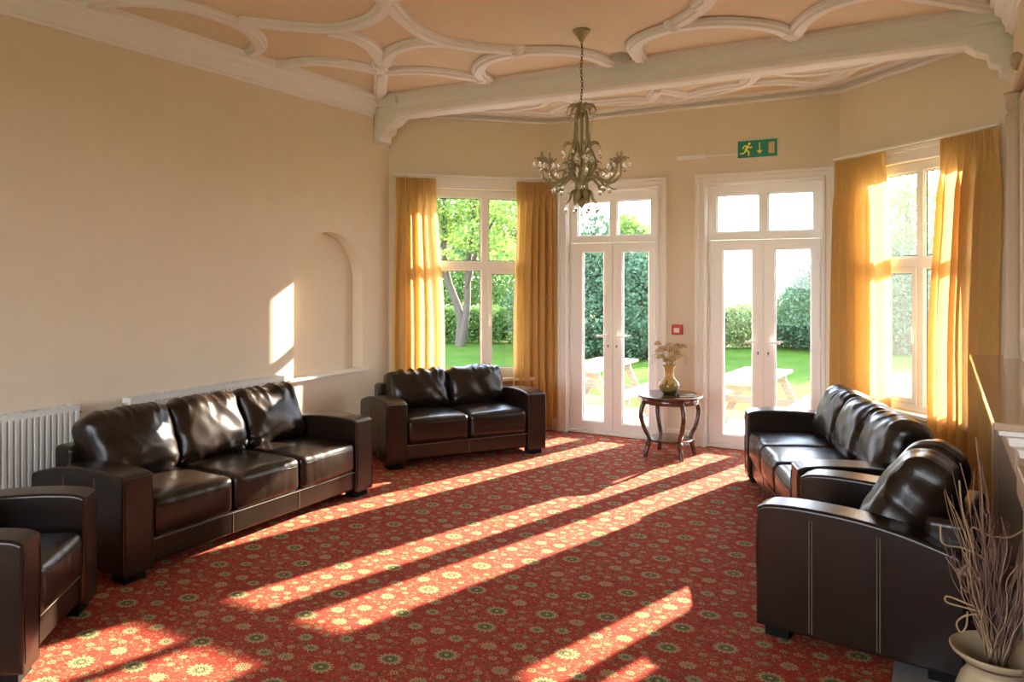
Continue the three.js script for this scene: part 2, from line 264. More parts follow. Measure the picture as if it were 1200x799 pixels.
// ---------------------------------------------------------------- windows
function casement(name, a, b, win, mull, label, glass, side) {
  const o = frame(thing(name, label, 'window', null, 'structure'), a, b), [x0, x1, y0, y1] = win, z = -0.02, m0 = mull - 0.034, m1 = mull + 0.034, t0 = 1.717, t1 = 1.797;
  const cells = [[x0 + 0.06, m0, y0 + 0.06, t0], [m1, x1 - 0.06, y0 + 0.06, t0], [x0 + 0.06, m0, t1, y1 - 0.075], [m1, x1 - 0.06, t1, y1 - 0.075]];
  part('frame', merge(plate(x0, x1, y0, y1, cells, 0.035, 0.005).translate(0, 0, z)), M.upvc, o);
  cells.forEach(([c0, c1, d0, d1], i) => {
    const opens = i === (side > 0 ? 1 : 0), w = opens ? 0.045 : 0.012;
    const sash = part(opens ? 'casement' : 'glazing_bead', merge(plate(c0, c1, d0, d1, [[c0 + w, c1 - w, d0 + w, d1 - w]], 0.024, 0.004).translate(0, 0, z + (opens ? 0.008 : -0.008))), opens ? M.upvc : M.upvc, o);
    part('gasket', merge(plate(c0 + w - 0.001, c1 - w + 0.001, d0 + w, d1 - w, [[c0 + w + 0.006, c1 - w - 0.006, d0 + w + 0.006, d1 - w - 0.006]], 0.008).translate(0, 0, z - 0.016)), M.gap, sash, 'black rubber glazing seal');
    part('pane', new THREE.PlaneGeometry(c1 - c0 - 2 * w, d1 - d0 - 2 * w).translate((c0 + c1) / 2, (d0 + d1) / 2, z - 0.02), glass, sash, 'clear window pane');
    if (opens) part('handle', merge(box(0.022, 0.06, 0.012, side > 0 ? c0 + 0.022 : c1 - 0.022, 1.15, z + 0.02, 0.004), box(0.016, 0.12, 0.014, side > 0 ? c0 + 0.022 : c1 - 0.022, 1.19, z + 0.036, 0.006)), M.upvc, sash, 'white lever handle');
  });
  const wv = 0.1;
  part('architrave', merge(plate(x0 - wv, x1 + wv, y0 - 0.02, y1 + wv, [[x0, x1, y0, y1]], 0.022, 0.008).translate(0, 0, 0.022), span(x0 - wv - 0.015, x1 + wv + 0.015, y1 + wv - 0.012, y1 + wv + 0.02, 0, 0.04)), M.white, o);
  part('sill', merge(span(x0 - 0.12, x1 + 0.12, y0 - 0.035, y0 - 0.002, -0.03, 0.07, 0.008)), M.white, o);
}
casement('window_1', ring[1], ring[2], WINL, 1.007, 'white two-by-two window behind the loveseat, garden tree outside', M.glass, 1);
casement('window_2', ring[3], ring[4], WINR, 0.895, 'white two-by-two window behind the long sofa, hazy dirty glass', M.dirty, -1);
{
  const o = frame(thing('window_3', 'wide white window in the wall behind the viewpoint', 'window', null, 'structure'), ring[5], ring[0]), [x0, x1, y0, y1] = WINB, cells = [], n = 4, w = (x1 - x0 - 0.07) / n;
  for (let i = 0; i < n; i++) for (const [a, b] of [[y0 + 0.07, 2.1], [2.17, y1 - 0.07]]) cells.push([x0 + 0.07 + i * w, x0 + i * w + w, a, b]);
  part('frame', merge(plate(x0, x1, y0, y1, cells, 0.07, 0.006).translate(0, 0, -0.08)), M.upvc, o);
  for (const [a, b, c, d] of cells) part('pane', new THREE.PlaneGeometry(b - a, d - c).translate((a + b) / 2, (c + d) / 2, -0.11), M.glass, o, 'clear window pane');
}

// ---------------------------------------------------------------- glazed doors
function frenchDoor(name, [n0, n1], label) {
  const o = frame(thing(name, label, 'door', null, 'structure'), [n0, CS], [n1, CS]), W = n1 - n0, z = -0.058, mid = W / 2, hinge = [];
  const e = 0.025, top = 2.0, cells = [[e, W - e, 0.03, top], [e + 0.065, mid - 0.04, 2.07, 2.43], [mid + 0.04, W - e - 0.065, 2.07, 2.43]];
  part('frame', merge(plate(0, W, 0, DH, cells, 0.08, 0.004).translate(0, 0, z)), M.upvc, o);
  part('threshold', merge(span(0, W, 0, 0.03, z - 0.1, z + 0.03, 0.006)), M.upvc, o);
  for (const [a, b, c, d] of cells.slice(1)) {
    const s = part('transom_bead', merge(plate(a, b, c, d, [[a + 0.012, b - 0.012, c + 0.012, d - 0.012]], 0.02, 0.003).translate(0, 0, z - 0.02)), M.upvc, o);
    part('pane', new THREE.PlaneGeometry(b - a - 0.02, d - c - 0.02).translate((a + b) / 2, (c + d) / 2, z - 0.032), M.glass, s, 'clear transom pane');
  }
  for (const k of [0, 1]) {
    const x0 = k ? mid + 0.002 : e + 0.003, x1 = k ? W - e - 0.003 : mid - 0.002, g0 = x0 + 0.115, g1 = x1 - 0.1, gl = k ? [x0 + 0.1, x1 - 0.08] : [x0 + 0.125, x1 - 0.1];
    const leaf = part('leaf', merge(plate(x0, x1, 0.034, top - 0.004, [[gl[0], gl[1], 0.13, 1.905]], 0.06, 0.006).translate(0, 0, z + 0.012)), M.upvc, o);
    part('glazing_bead', merge(plate(gl[0], gl[1], 0.13, 1.905, [[gl[0] + 0.01, gl[1] - 0.01, 0.14, 1.895]], 0.02, 0.004).translate(0, 0, z - 0.004)), M.upvc, leaf);
    part('pane', new THREE.PlaneGeometry(gl[1] - gl[0], 1.775).translate((gl[0] + gl[1]) / 2, 1.0175, z - 0.02), M.glass, leaf, 'tall clear door pane');
    const hx = k ? x0 + 0.045 : x1 - 0.045, dir = k ? 1 : -1, hz = z + 0.012;
    part('handle', merge(box(0.03, 0.2, 0.01, hx, 0.99, hz + 0.005, 0.004), new THREE.CylinderGeometry(0.01, 0.01, 0.05, 12).rotateX(Math.PI / 2).translate(hx, 1.03, hz + 0.03), box(0.125, 0.022, 0.016, hx + dir * 0.052, 1.03, hz + 0.055, 0.007)), M.upvc, leaf, 'white lever handle');
    part('keyhole', merge(new THREE.CylinderGeometry(0.008, 0.008, 0.006, 12).rotateX(Math.PI / 2).translate(hx, 0.93, hz + 0.011), box(0.007, 0.02, 0.006, hx, 0.918, hz + 0.011)), M.gap, leaf);
    for (const y of [0.2, 1.03, 1.83]) part('hinge', merge(new THREE.CylinderGeometry(0.01, 0.01, 0.1, 10).translate(k ? x1 + 0.004 : x0 - 0.004, y, hz + 0.012), box(0.032, 0.075, 0.01, k ? x1 - 0.02 : x0 + 0.02, y, hz + 0.004, 0.003)), M.upvc, leaf);
  }
  const wv = 0.1;
  const ushape = (i, o, d, b) => new THREE.ExtrudeGeometry(shape([[-o + b, 0], [-i - b, 0], [-i - b, DH + i + b], [W + i + b, DH + i + b], [W + i + b, 0], [W + o - b, 0], [W + o - b, DH + o - b], [-o + b, DH + o - b]]), { depth: d - b, bevelEnabled: true, bevelSize: b, bevelThickness: b, bevelSegments: 2 });
  part('architrave', merge(ushape(0, wv, 0.02, 0.005), ushape(wv - 0.032, wv + 0.002, 0.036, 0.008), ushape(0, 0.026, 0.03, 0.006)), M.white, o);
  part('reveal', merge(span(-0.001, 0.006, 0, DH, z, 0.01), span(W - 0.006, W + 0.001, 0, DH, z, 0.01), span(0, W, DH - 0.006, DH + 0.001, z, 0.01)), M.white, o);
}
frenchDoor('door_1', D1, 'white glazed double door beside the loveseat window');
frenchDoor('door_2', D2, 'white glazed double door under the green exit sign');

// ---------------------------------------------------------------- curtains
function curtain(a, b, [t0, t1], [b0, b1], top, seed, folds, label, off = 0.085) {
  const o = frame(thing('curtain', label, 'curtain', 'mustard yellow curtains in the bay'), a, b), r = rng(seed);
  const ph = Array.from({ length: folds + 2 }, () => r() * 0.5), am = Array.from({ length: folds + 2 }, () => 0.6 + 0.7 * r());
  const sheet = (v0, v1, nv, nu, heading) => {
    const pos = [], uv = [], idx = [];
    for (let j = 0; j <= nv; j++) {
      const h = lerp(v0, v1, j / nv), k = 1 - (h - 0.02) / (top - 0.02);
      for (let i = 0; i <= nu; i++) {
        const t = i / nu, x0 = lerp(t0, b0, sm(k, 0, 0.6)), x1 = lerp(t1, b1, sm(k, 0, 0.6)), f = t * folds, q = Math.floor(f), w = lerp(am[q], am[q + 1], f - q);
        const wave = Math.sin(6.2832 * (f + ph[q] * 0.0) + 0.5 * Math.sin(3 * f + seed)), body = sm(k, 0.015, 0.16);
        const small = 0.017 * Math.sin(6.2832 * f * 3 + seed) * (1 - body);
        const z = off + body * (0.05 * w * wave + 0.02 * Math.sin(6.2832 * f * 0.5 + seed + k)) + small + 0.006 * noise.noise(t * 9, k * 5, seed);
        const x = lerp(x0, x1, t) + body * 0.018 * w * Math.cos(6.2832 * f) * (x1 - x0) * 1.2;
        pos.push(x, h, z); uv.push(t * folds * 0.18, h);
      }
    }
    for (let j = 0; j < nv; j++) for (let i = 0; i < nu; i++) { const p = j * (nu + 1) + i; idx.push(p, p + 1, p + nu + 1, p + 1, p + nu + 2, p + nu + 1); }
    const g = new THREE.BufferGeometry(); g.setAttribute('position', new THREE.Float32BufferAttribute(pos, 3)); g.setAttribute('uv', new THREE.Float32BufferAttribute(uv, 2)); g.setIndex(idx); g.computeVertexNormals(); return g;
  };
  part('cloth', sheet(top - 0.07, 0.025, 44, folds * 26), curtainMat, o);
  part('heading', sheet(top, top - 0.07, 5, folds * 26), curtainMat, o, 'gathered curtain heading');
  part('hem', sheet(0.045, 0.024, 1, folds * 26), curtainMat, o);
  return o;
}
curtain(ring[1], ring[2], [0.06, 0.47], [0.02, 0.55], 2.645, 3, 5, 'mustard curtain between the niche wall and the garden window');
curtain(ring[1], ring[2], [1.32, 1.745], [1.27, 1.765], 2.645, 8, 6, 'mustard curtain between the loveseat window and the glazed door');
curtain(ring[3], ring[4], [0.05, 0.63], [0.02, 0.66], 2.655, 5, 6, 'mustard curtain between the door under the exit sign and the hazy window');
curtain(ring[3], ring[4], [1.195, 1.67], [1.10, 1.64], 2.66, 11, 6, 'glowing mustard curtain beside the fireplace mantel');
for (const [a, b, x0, x1, lab] of [[ring[1], ring[2], 0.03, 1.70, 'thin white curtain rail over the loveseat window'], [ring[3], ring[4], 0.0, 1.67, 'thin white curtain rail over the hazy window']]) {
  const o = frame(solo('curtain_rail', merge(span(x0, x1, 2.672, 2.692, 0.055, 0.08, 0.004), span(x0 + 0.2, x0 + 0.23, 2.674, 2.69, 0, 0.06), span(x1 - 0.23, x1 - 0.2, 2.674, 2.69, 0, 0.06)), M.white, lab, 'curtain rail'), a, b);
}

// ---------------------------------------------------------------- leather seating
function soft(w, h, d, { r = 0.06, puff = [0, 0, 0], wr = 0, seed = 0, kind = 'seat', seg = [34, 14, 26] }) {
  let g = new THREE.BoxGeometry(w, h, d, ...seg); g.deleteAttribute('uv'); g.deleteAttribute('normal'); g = mergeVertices(g, 1e-5);
  const p = g.attributes.position, hx = w / 2, hy = h / 2, hz = d / 2;
  for (let i = 0; i < p.count; i++) {
    const q = V(p.getX(i), p.getY(i), p.getZ(i)), c = V(THREE.MathUtils.clamp(q.x, -hx + r, hx - r), THREE.MathUtils.clamp(q.y, -hy + r, hy - r), THREE.MathUtils.clamp(q.z, -hz + r, hz - r));
    const e = q.clone().sub(c), l = e.length(); if (l > 1e-6) q.copy(c).addScaledVector(e, r / l);
    const nx = q.x / hx, ny = q.y / hy, nz = q.z / hz, b = (t) => Math.max(0, 1 - t * t), nrm = l > 1e-6 ? e.clone().divideScalar(l) : V(0, 1, 0);
    q.x += Math.sign(nx) * puff[0] * b(ny) * b(nz) * sm(Math.abs(nx), 0.6, 1); q.y += Math.sign(ny) * puff[1] * b(nx) * b(nz) * sm(Math.abs(ny), 0.3, 1); q.z += Math.sign(nz) * puff[2] * b(nx) * b(ny) * sm(Math.abs(nz), 0.3, 1);
    if (wr) {
      let a;
      if (kind === 'back') {
        const up = sm(ny, 0.15, 0.95), side = Math.abs(nx);
        const crease = 1 - Math.abs(noise.noise(q.x * 13 + seed, q.y * 3.2 + q.x * 2, seed * 1.7)) * 2.2, diag = 1 - Math.abs(noise.noise((q.x + q.y * 0.8) * 7 + seed, (q.y - q.x) * 2.5, seed)) * 2.4;
        a = wr * (0.95 * up * crease + 0.65 * (1 - up) * diag * (0.4 + side) + 0.8 * fbm(q.x * 4 + seed, q.y * 4, seed + q.z * 2, 2));
      } else {
        const fr = sm(nz, 0.75, 1.0), crease = 1 - Math.abs(noise.noise(q.x * 16 + seed, q.z * 4 + q.y * 3, seed)) * 2;
        a = wr * (0.5 * fr * crease + 0.8 * fbm(q.x * 5 + seed, q.y * 5, q.z * 5 + seed, 2));
      }
      q.addScaledVector(nrm, a);
    }
    p.setXYZ(i, q.x, q.y, q.z);
  }
  g.computeVertexNormals(); return boxUV(g);
}
const seam = (pts, r = 0.0028) => tube(pts, r, Math.max(2, pts.length * 4), 5);
function sofa(name, label, category, { W, D = 0.86, seats, seed, arm = 0.19, backTop = 0.84, seatTop = 0.425, armTop = 0.6, recline = 0.36, group }) {
  const o = thing(name, label, category, group), f = D / 2, k = armTop / 0.6;
  const prof = [[-f, 0.065], [-f, 0.50], [-f * 0.9, 0.525], [-f * 0.45, 0.572], [0, 0.597], [f * 0.5, 0.603], [f * 0.85, 0.594], [f, 0.578], [f, 0.065]].map(([z, y]) => [z, y > 0.1 ? y * k : y]);
  const bev = 0.015;
  const s = new THREE.Shape(); s.moveTo(prof[0][0] + bev, prof[0][1]); s.lineTo(prof[1][0] + bev, prof[1][1] - bev);
  s.splineThru(prof.slice(2, 8).map(([z, y], i) => new THREE.Vector2(Math.min(z, f - bev), y - bev))); s.lineTo(f - bev, 0.065); s.closePath();
  for (const sd of [-1, 1]) {
    const g = new THREE.ExtrudeGeometry(s, { depth: arm - 2 * bev, bevelEnabled: true, bevelSize: bev, bevelThickness: bev, bevelSegments: 4, curveSegments: 10 }).translate(0, 0, -(arm / 2 - bev)).rotateY(-Math.PI / 2);
    const a = part('arm', boxUV(g.translate(sd * (W / 2 - arm / 2), 0, 0)), M.leather, o), x = sd * (W / 2 + 0.0005);
    const ty = (z) => { for (let i = 1; i < prof.length - 2; i++) if (z <= prof[i + 1][0]) return lerp(prof[i][1], prof[i + 1][1], (z - prof[i][0]) / (prof[i + 1][0] - prof[i][0])); return prof[7][1]; };
    for (const z of [f * 0.42, -f * 0.24]) for (const dz of [-0.006, 0.006]) part('seam', clean(seam([V(x, 0.07, z + dz), V(x, ty(z) - 0.045, z + dz)], 0.0022)), M.stitch, a, 'pale double stitched seam');
    const xi = W / 2 - arm + 0.02, xo = W / 2 - 0.02;
    part('seam', clean(seam([V(sd * xi, 0.09, f + 0.001), V(sd * xi, ty(f) - 0.045, f + 0.001), V(sd * (xi + 0.02), ty(f) - 0.025, f - 0.002), V(sd * (xo - 0.02), ty(f) - 0.025, f - 0.002), V(sd * xo, ty(f) - 0.045, f + 0.001), V(sd * xo, 0.09, f + 0.001)], 0.0022)), M.leather, a);
  }
  const iw = W - 2 * arm;
  const base = part('base', merge(box(iw + 0.02, 0.15, D - 0.09, 0, 0.14, 0.02, 0.02)), M.leather, o);
  part('seam', clean(seam([V(-iw / 2, 0.196, f - 0.024), V(iw / 2, 0.196, f - 0.024)], 0.0025)), M.stitch, base);
  for (let i = 1; i < seats; i++) part('seam', clean(seam([V(-iw / 2 + iw / seats * i, 0.075, f - 0.024), V(-iw / 2 + iw / seats * i, 0.196, f - 0.024)], 0.0022)), M.stitch, base);
  part('back_frame', merge(box(iw + 0.12, 0.57, 0.17, 0, 0.36, -f + 0.085, 0.035)), M.leather, o);
  const cw = iw / seats;
  for (let i = 0; i < seats; i++) {
    const x = -iw / 2 + cw * (i + 0.5), y = (seatTop + 0.2) / 2, h = seatTop - 0.2;
    const c = part('seat_cushion', soft(cw - 0.008, h, D - 0.24, { r: 0.045, puff: [0, 0.022, 0.012], wr: 0.0045, seed: seed + i * 3.1, kind: 'seat' }).translate(x, y, f - (D - 0.24) / 2 - 0.006), M.leather, o);
    part('seam', clean(seam([V(x - cw / 2 + 0.05, seatTop - 0.05, f + 0.003), V(x, seatTop - 0.042, f + 0.011), V(x + cw / 2 - 0.05, seatTop - 0.05, f + 0.003)], 0.002)), M.leather, c);
    const bh = backTop - seatTop + 0.05;
    const g = soft(cw - 0.004, bh, 0.21, { r: 0.075, puff: [0, 0.012, 0.055], wr: 0.016, seed: seed + 20 + i * 5.7, kind: 'back', seg: [46, 40, 12] });
    part('back_cushion', boxUV(g.rotateX(-recline).rotateZ((i - (seats - 1) / 2) * -0.01).translate(x, seatTop - 0.03 + bh / 2, -f + 0.145 + 0.2 * recline)), M.leather, o);
  }
  for (const sx of [-1, 1]) for (const sz of [-1, 1]) part('foot', merge(box(0.13, 0.07, 0.11, sx * (W / 2 - 0.095), 0.035, sz * (f - 0.085), 0.006)), M.foot, o, 'black block foot');
  return o;
}
function face(o, n, s, fn, fs) { o.position.copy(P(n, 0, s)); o.rotation.y = Math.atan2(fn, -fs); return o; }
face(sofa('three_seat_sofa', 'dark brown leather three-seat sofa in front of the radiators', 'sofa', { W: 2.05, seats: 3, seed: 1, backTop: 0.80, armTop: 0.59 }), -4.21, 3.575, 1, 0);
face(sofa('loveseat', 'dark brown leather two-seat sofa between the niche and the glazed door', 'sofa', { W: 1.54, D: 0.82, seats: 2, seed: 9, backTop: 0.745, armTop: 0.58 }), -3.997, 6.018, 0.827, -0.563);
face(sofa('three_seat_sofa', 'dark brown leather three-seat sofa in front of the hazy window', 'sofa', { W: 2.0, seats: 3, seed: 17, backTop: 0.77, armTop: 0.585 }), -0.66, 5.65, -0.936, -0.352);
face(sofa('armchair', 'dark brown leather armchair beside the fireplace hearth', 'armchair', { W: 0.83, D: 0.84, seats: 1, seed: 29, backTop: 0.855, recline: 0.56, arm: 0.17, armTop: 0.615 }), -0.277, 3.998, -0.99, 0.139);
face(sofa('armchair', 'dark brown leather armchair angled beside the radiator sofa', 'armchair', { W: 0.83, D: 0.84, seats: 1, seed: 37, backTop: 0.80, arm: 0.17, armTop: 0.6 }), -3.80, 1.795, 0.777, 0.629);

// ---------------------------------------------------------------- radiators
function radiator(s0, s1, top, label, valveAtStart) {
  const o = thing('radiator', label, 'radiator', 'white panel radiators on the long wall'), L = s1 - s0, y0 = 0.16, n = Math.round(L / 0.036), p = L / n, pts = [[0, 0], [0, 0.02]];
  for (let i = 0; i < n; i++) pts.push([i * p + p * 0.12, 0.02], [i * p + p * 0.26, 0.034], [i * p + p * 0.74, 0.034], [i * p + p * 0.88, 0.02]);
  pts.push([L, 0.02], [L, 0]);
  const g = new THREE.ExtrudeGeometry(shape(pts.map(([x, z]) => [x, -z])), { depth: top - y0 - 0.06, bevelEnabled: false }).rotateX(-Math.PI / 2);
  part('ridged_panel', merge(g.translate(0, y0 + 0.03, 0.065), span(0, L, y0, y0 + 0.032, 0.065, 0.087), span(0, L, top - 0.035, top, 0.065, 0.087)), M.enamel, o);
  part('top_grille', merge(...Array.from({ length: Math.round(L / 0.05) }, (_, i) => span(i * 0.05 + 0.006, i * 0.05 + 0.016, top - 0.006, top + 0.003, 0.005, 0.09)), span(0, L, top - 0.008, top + 0.004, 0.082, 0.092), span(0, L, top - 0.008, top + 0.004, 0.0, 0.012)), M.enamel, o);
  for (const x of [-0.004, L - 0.002]) part('side_panel', merge(span(x, x + 0.006, y0, top, 0.0, 0.088)), M.enamel, o);
  part('convector_fin', merge(span(0, L, y0 + 0.05, top - 0.06, 0.02, 0.06)), M.enamel, o);
  part('valve', merge(new THREE.CylinderGeometry(0.016, 0.016, 0.03, 12).rotateZ(Math.PI / 2).translate(valveAtStart ? -0.016 : L + 0.016, top - 0.04, 0.05)), M.steel, o, 'small round bleed plug');
  frame(o, [LW, s0], [LW, s1]); o.position.x += 0.012; return o;
}
radiator(1.35, 2.945, 0.825, 'white panel radiator behind the angled armchair');
radiator(3.305, 4.70, 0.815, 'white panel radiator behind the three-seat sofa', true);

// ---------------------------------------------------------------- occasional table with a vase of dried flowers
const TN = -2.19, TS = 6.9, TH = 0.565;
{
  const o = thing('side_table', 'round dark wooden side table with curved legs and lower shelf', 'table');
  part('tabletop', boxUV(lathe([[0.001, TH - 0.03], [0.27, TH - 0.03], [0.288, TH - 0.024], [0.298, TH - 0.012], [0.296, TH - 0.004], [0.285, TH], [0.001, TH]], 48)), M.wood, o);
  part('apron', boxUV(lathe([[0.24, TH - 0.075], [0.262, TH - 0.075], [0.262, TH - 0.028], [0.24, TH - 0.028]], 40)), M.wood, o);
  part('shelf', boxUV(lathe([[0.001, 0.145], [0.19, 0.145], [0.203, 0.152], [0.2, 0.165], [0.001, 0.167]], 40)), M.wood, o);
  for (let i = 0; i < 4; i++) {
    const a = R(90 * i + 48), q = (r, y) => V(Math.cos(a) * r, y, Math.sin(a) * r);
    const leg = part('leg', boxUV(merge(taper([q(0.235, TH - 0.03), q(0.272, TH - 0.1), q(0.285, 0.38), q(0.25, 0.26), q(0.205, 0.17), q(0.21, 0.12), q(0.232, 0.06), q(0.245, 0.0)], 0.023, 0.019, 30, 8))), M.wood, o);
    part('scroll_foot', boxUV(merge(new THREE.SphereGeometry(0.028, 12, 8).scale(1, 1.4, 1).translate(...q(0.215, 0.125).toArray()))), M.wood, leg);
  }
  o.position.copy(P(TN, 0, TS));
}
{
  const prof = [[0.001, 0], [0.055, 0], [0.06, 0.01], [0.088, 0.04], [0.099, 0.075], [0.09, 0.115], [0.062, 0.145], [0.046, 0.165], [0.043, 0.2], [0.05, 0.24], [0.066, 0.268], [0.056, 0.268], [0.042, 0.24], [0.038, 0.2], [0.04, 0.17], [0.001, 0.16]];
  const glazeN = tileNoise(6, 61);
  const mat = std([1, 1, 1], 0.2, { map: tex(128, 128, (u, v) => { const e = v + 0.16 * (glazeN(u, v) - 0.5), spot = glazeN(u * 2 % 1, v) > 0.68; return e < 0.2 ? (spot ? [110, 92, 44] : [70, 64, 32]) : e < 0.33 ? [132, 112, 54] : spot && e < 0.42 ? [120, 92, 44] : [182, 146, 82]; }, true), clearcoat: 0.5 });
  const o = thing('flower_vase', 'glazed green and ochre vase on the round side table', 'vase');
  part('body', clean(lathe(prof, 32)), mat, o); o.position.copy(P(TN + 0.0, TH, TS - 0.02));
  const f = thing('dried_flowers', 'bunch of beige dried flower heads in the glazed vase', 'dried flowers'), r = rng(5), stemM = std([0.34, 0.25, 0.11], 0.8), headM = [std([0.52, 0.38, 0.18], 0.9), std([0.42, 0.27, 0.12], 0.9), std([0.58, 0.47, 0.28], 0.9)];
  for (let i = 0; i < 17; i++) {
    const a = i * 2.4, sp = 0.03 + 0.10 * Math.sqrt((i + 0.5) / 17), hgt = 0.32 + 0.17 * r() - sp * 0.25, e = V(Math.cos(a) * sp, hgt, Math.sin(a) * sp);
    const st = part('stem', clean(tube([V(Math.cos(a) * 0.012, 0.2, Math.sin(a) * 0.012), V(Math.cos(a) * 0.025, 0.28, Math.sin(a) * 0.025), e], 0.0022, 8, 5)), stemM, f);
    const pet = []; for (let k = 0; k < 16; k++) { const b = k * 2.4, t = Math.acos(1 - 1.5 * (k + 0.5) / 16), w = new THREE.SphereGeometry(0.015, 6, 5).scale(0.7, 1.5, 0.45).translate(0, 0.018, 0).rotateX(t).rotateY(b); pet.push(w); }
    part('flower_head', merge(pet).scale(0.9 + 0.5 * r(), 0.8, 0.9 + 0.5 * r()).translate(e.x, e.y, e.z), headM[i % 3], st);
  }
  for (const a of [2.6, 3.4, 0.2, 5.8]) part('stem', clean(tube([V(0, 0.22, 0), V(Math.cos(a) * 0.08, 0.36, Math.sin(a) * 0.08), V(Math.cos(a) * 0.15, 0.36, Math.sin(a) * 0.15), V(Math.cos(a) * 0.16, 0.28, Math.sin(a) * 0.16)], 0.002, 14, 5)), stemM, f);
  f.position.copy(o.position);
  const b = thing('book', 'thin dark book lying on the round side table', 'book'); b.position.copy(P(TN + 0.17, TH, TS - 0.07)); b.rotation.y = 0.5;
  part('cover', merge(span(-0.07, 0.07, 0, 0.003, -0.05, 0.05), span(-0.07, 0.07, 0.015, 0.018, -0.05, 0.05), span(-0.073, -0.07, 0, 0.018, -0.05, 0.05)), std([0.03, 0.028, 0.03], 0.4), b); part('pages', merge(span(-0.068, 0.066, 0.003, 0.015, -0.047, 0.047)), std([0.7, 0.65, 0.55], 0.9), b);
}

// ---------------------------------------------------------------- exit sign, cable trunking, call point
{
  const cv = document.createElement('canvas'); cv.width = 720; cv.height = 320; const c = cv.getContext('2d');
  c.fillStyle = '#0b7f62'; c.fillRect(0, 0, 720, 320);
  c.fillStyle = c.strokeStyle = '#f2e85a'; c.lineCap = c.lineJoin = 'round';
  c.beginPath(); c.arc(214, 62, 25, 0, 7); c.fill();                                        // running figure
  const limb = (w, ...p) => { c.lineWidth = w; c.beginPath(); p.forEach(([x, y], i) => i ? c.lineTo(x, y) : c.moveTo(x, y)); c.stroke(); };
  limb(46, [182, 108], [150, 180]); limb(22, [186, 100], [230, 140], [262, 122]); limb(22, [178, 100], [122, 96], [94, 140]); limb(26, [152, 188], [204, 210], [200, 276]); limb(26, [142, 190], [116, 232], [56, 240]);
  limb(20, [400, 62], [400, 210]); c.beginPath(); c.moveTo(346, 196); c.lineTo(454, 196); c.lineTo(400, 262); c.closePath(); c.fill();   // arrow down
  c.fillStyle = '#c8ad7c'; c.fillRect(562, 56, 104, 208);                                  // doorway
  const t = new THREE.CanvasTexture(cv); t.colorSpace = THREE.SRGBColorSpace;
  const o = frame(thing('exit_sign', 'green emergency exit sign with running figure and down arrow', 'sign'), [-1.69, CS], [-1.33, CS]);
  part('housing', merge(box(0.375, 0.175, 0.02, 0.18, 2.842, 0.011, 0.004)), std([0.70, 0.72, 0.66], 0.4), o);
  part('printed_face', new THREE.PlaneGeometry(0.36, 0.16).translate(0.18, 2.842, 0.0225), std([1, 1, 1], 0.35, { map: t }), o, 'green pictogram print');
  solo('cable_trunking', merge(span(-2.28, -1.705, 2.80, 2.815, -CS, -CS + 0.012, 0.003), span(-2.28, -2.0, 2.785, 2.83, -CS, -CS + 0.018, 0.004)), M.white, 'pale cable trunking running into the exit sign', 'trunking');
  const k = frame(thing('call_point', 'red fire alarm call point on the pier between the doors', 'fire alarm'), [-2.33, CS], [-2.2, CS]);
  part('case', merge(box(0.105, 0.10, 0.045, 0.055, 1.125, 0.0235, 0.008)), std([0.50, 0.02, 0.015], 0.35), k);
  const c2 = document.createElement('canvas'); c2.width = c2.height = 128; const d = c2.getContext('2d'); d.fillStyle = '#f0e6dc'; d.fillRect(0, 0, 128, 128); d.fillStyle = '#3a2a26'; d.beginPath(); d.arc(64, 64, 14, 0, 7); d.fill(); d.fillRect(14, 58, 30, 12); d.fillRect(84, 58, 30, 12);
  const t2 = new THREE.CanvasTexture(c2); t2.colorSpace = THREE.SRGBColorSpace;
  part('break_plate', merge(box(0.055, 0.045, 0.004, 0.055, 1.12, 0.048)), std([1, 1, 1], 0.4, { map: t2 }), k, 'white press plate');
}

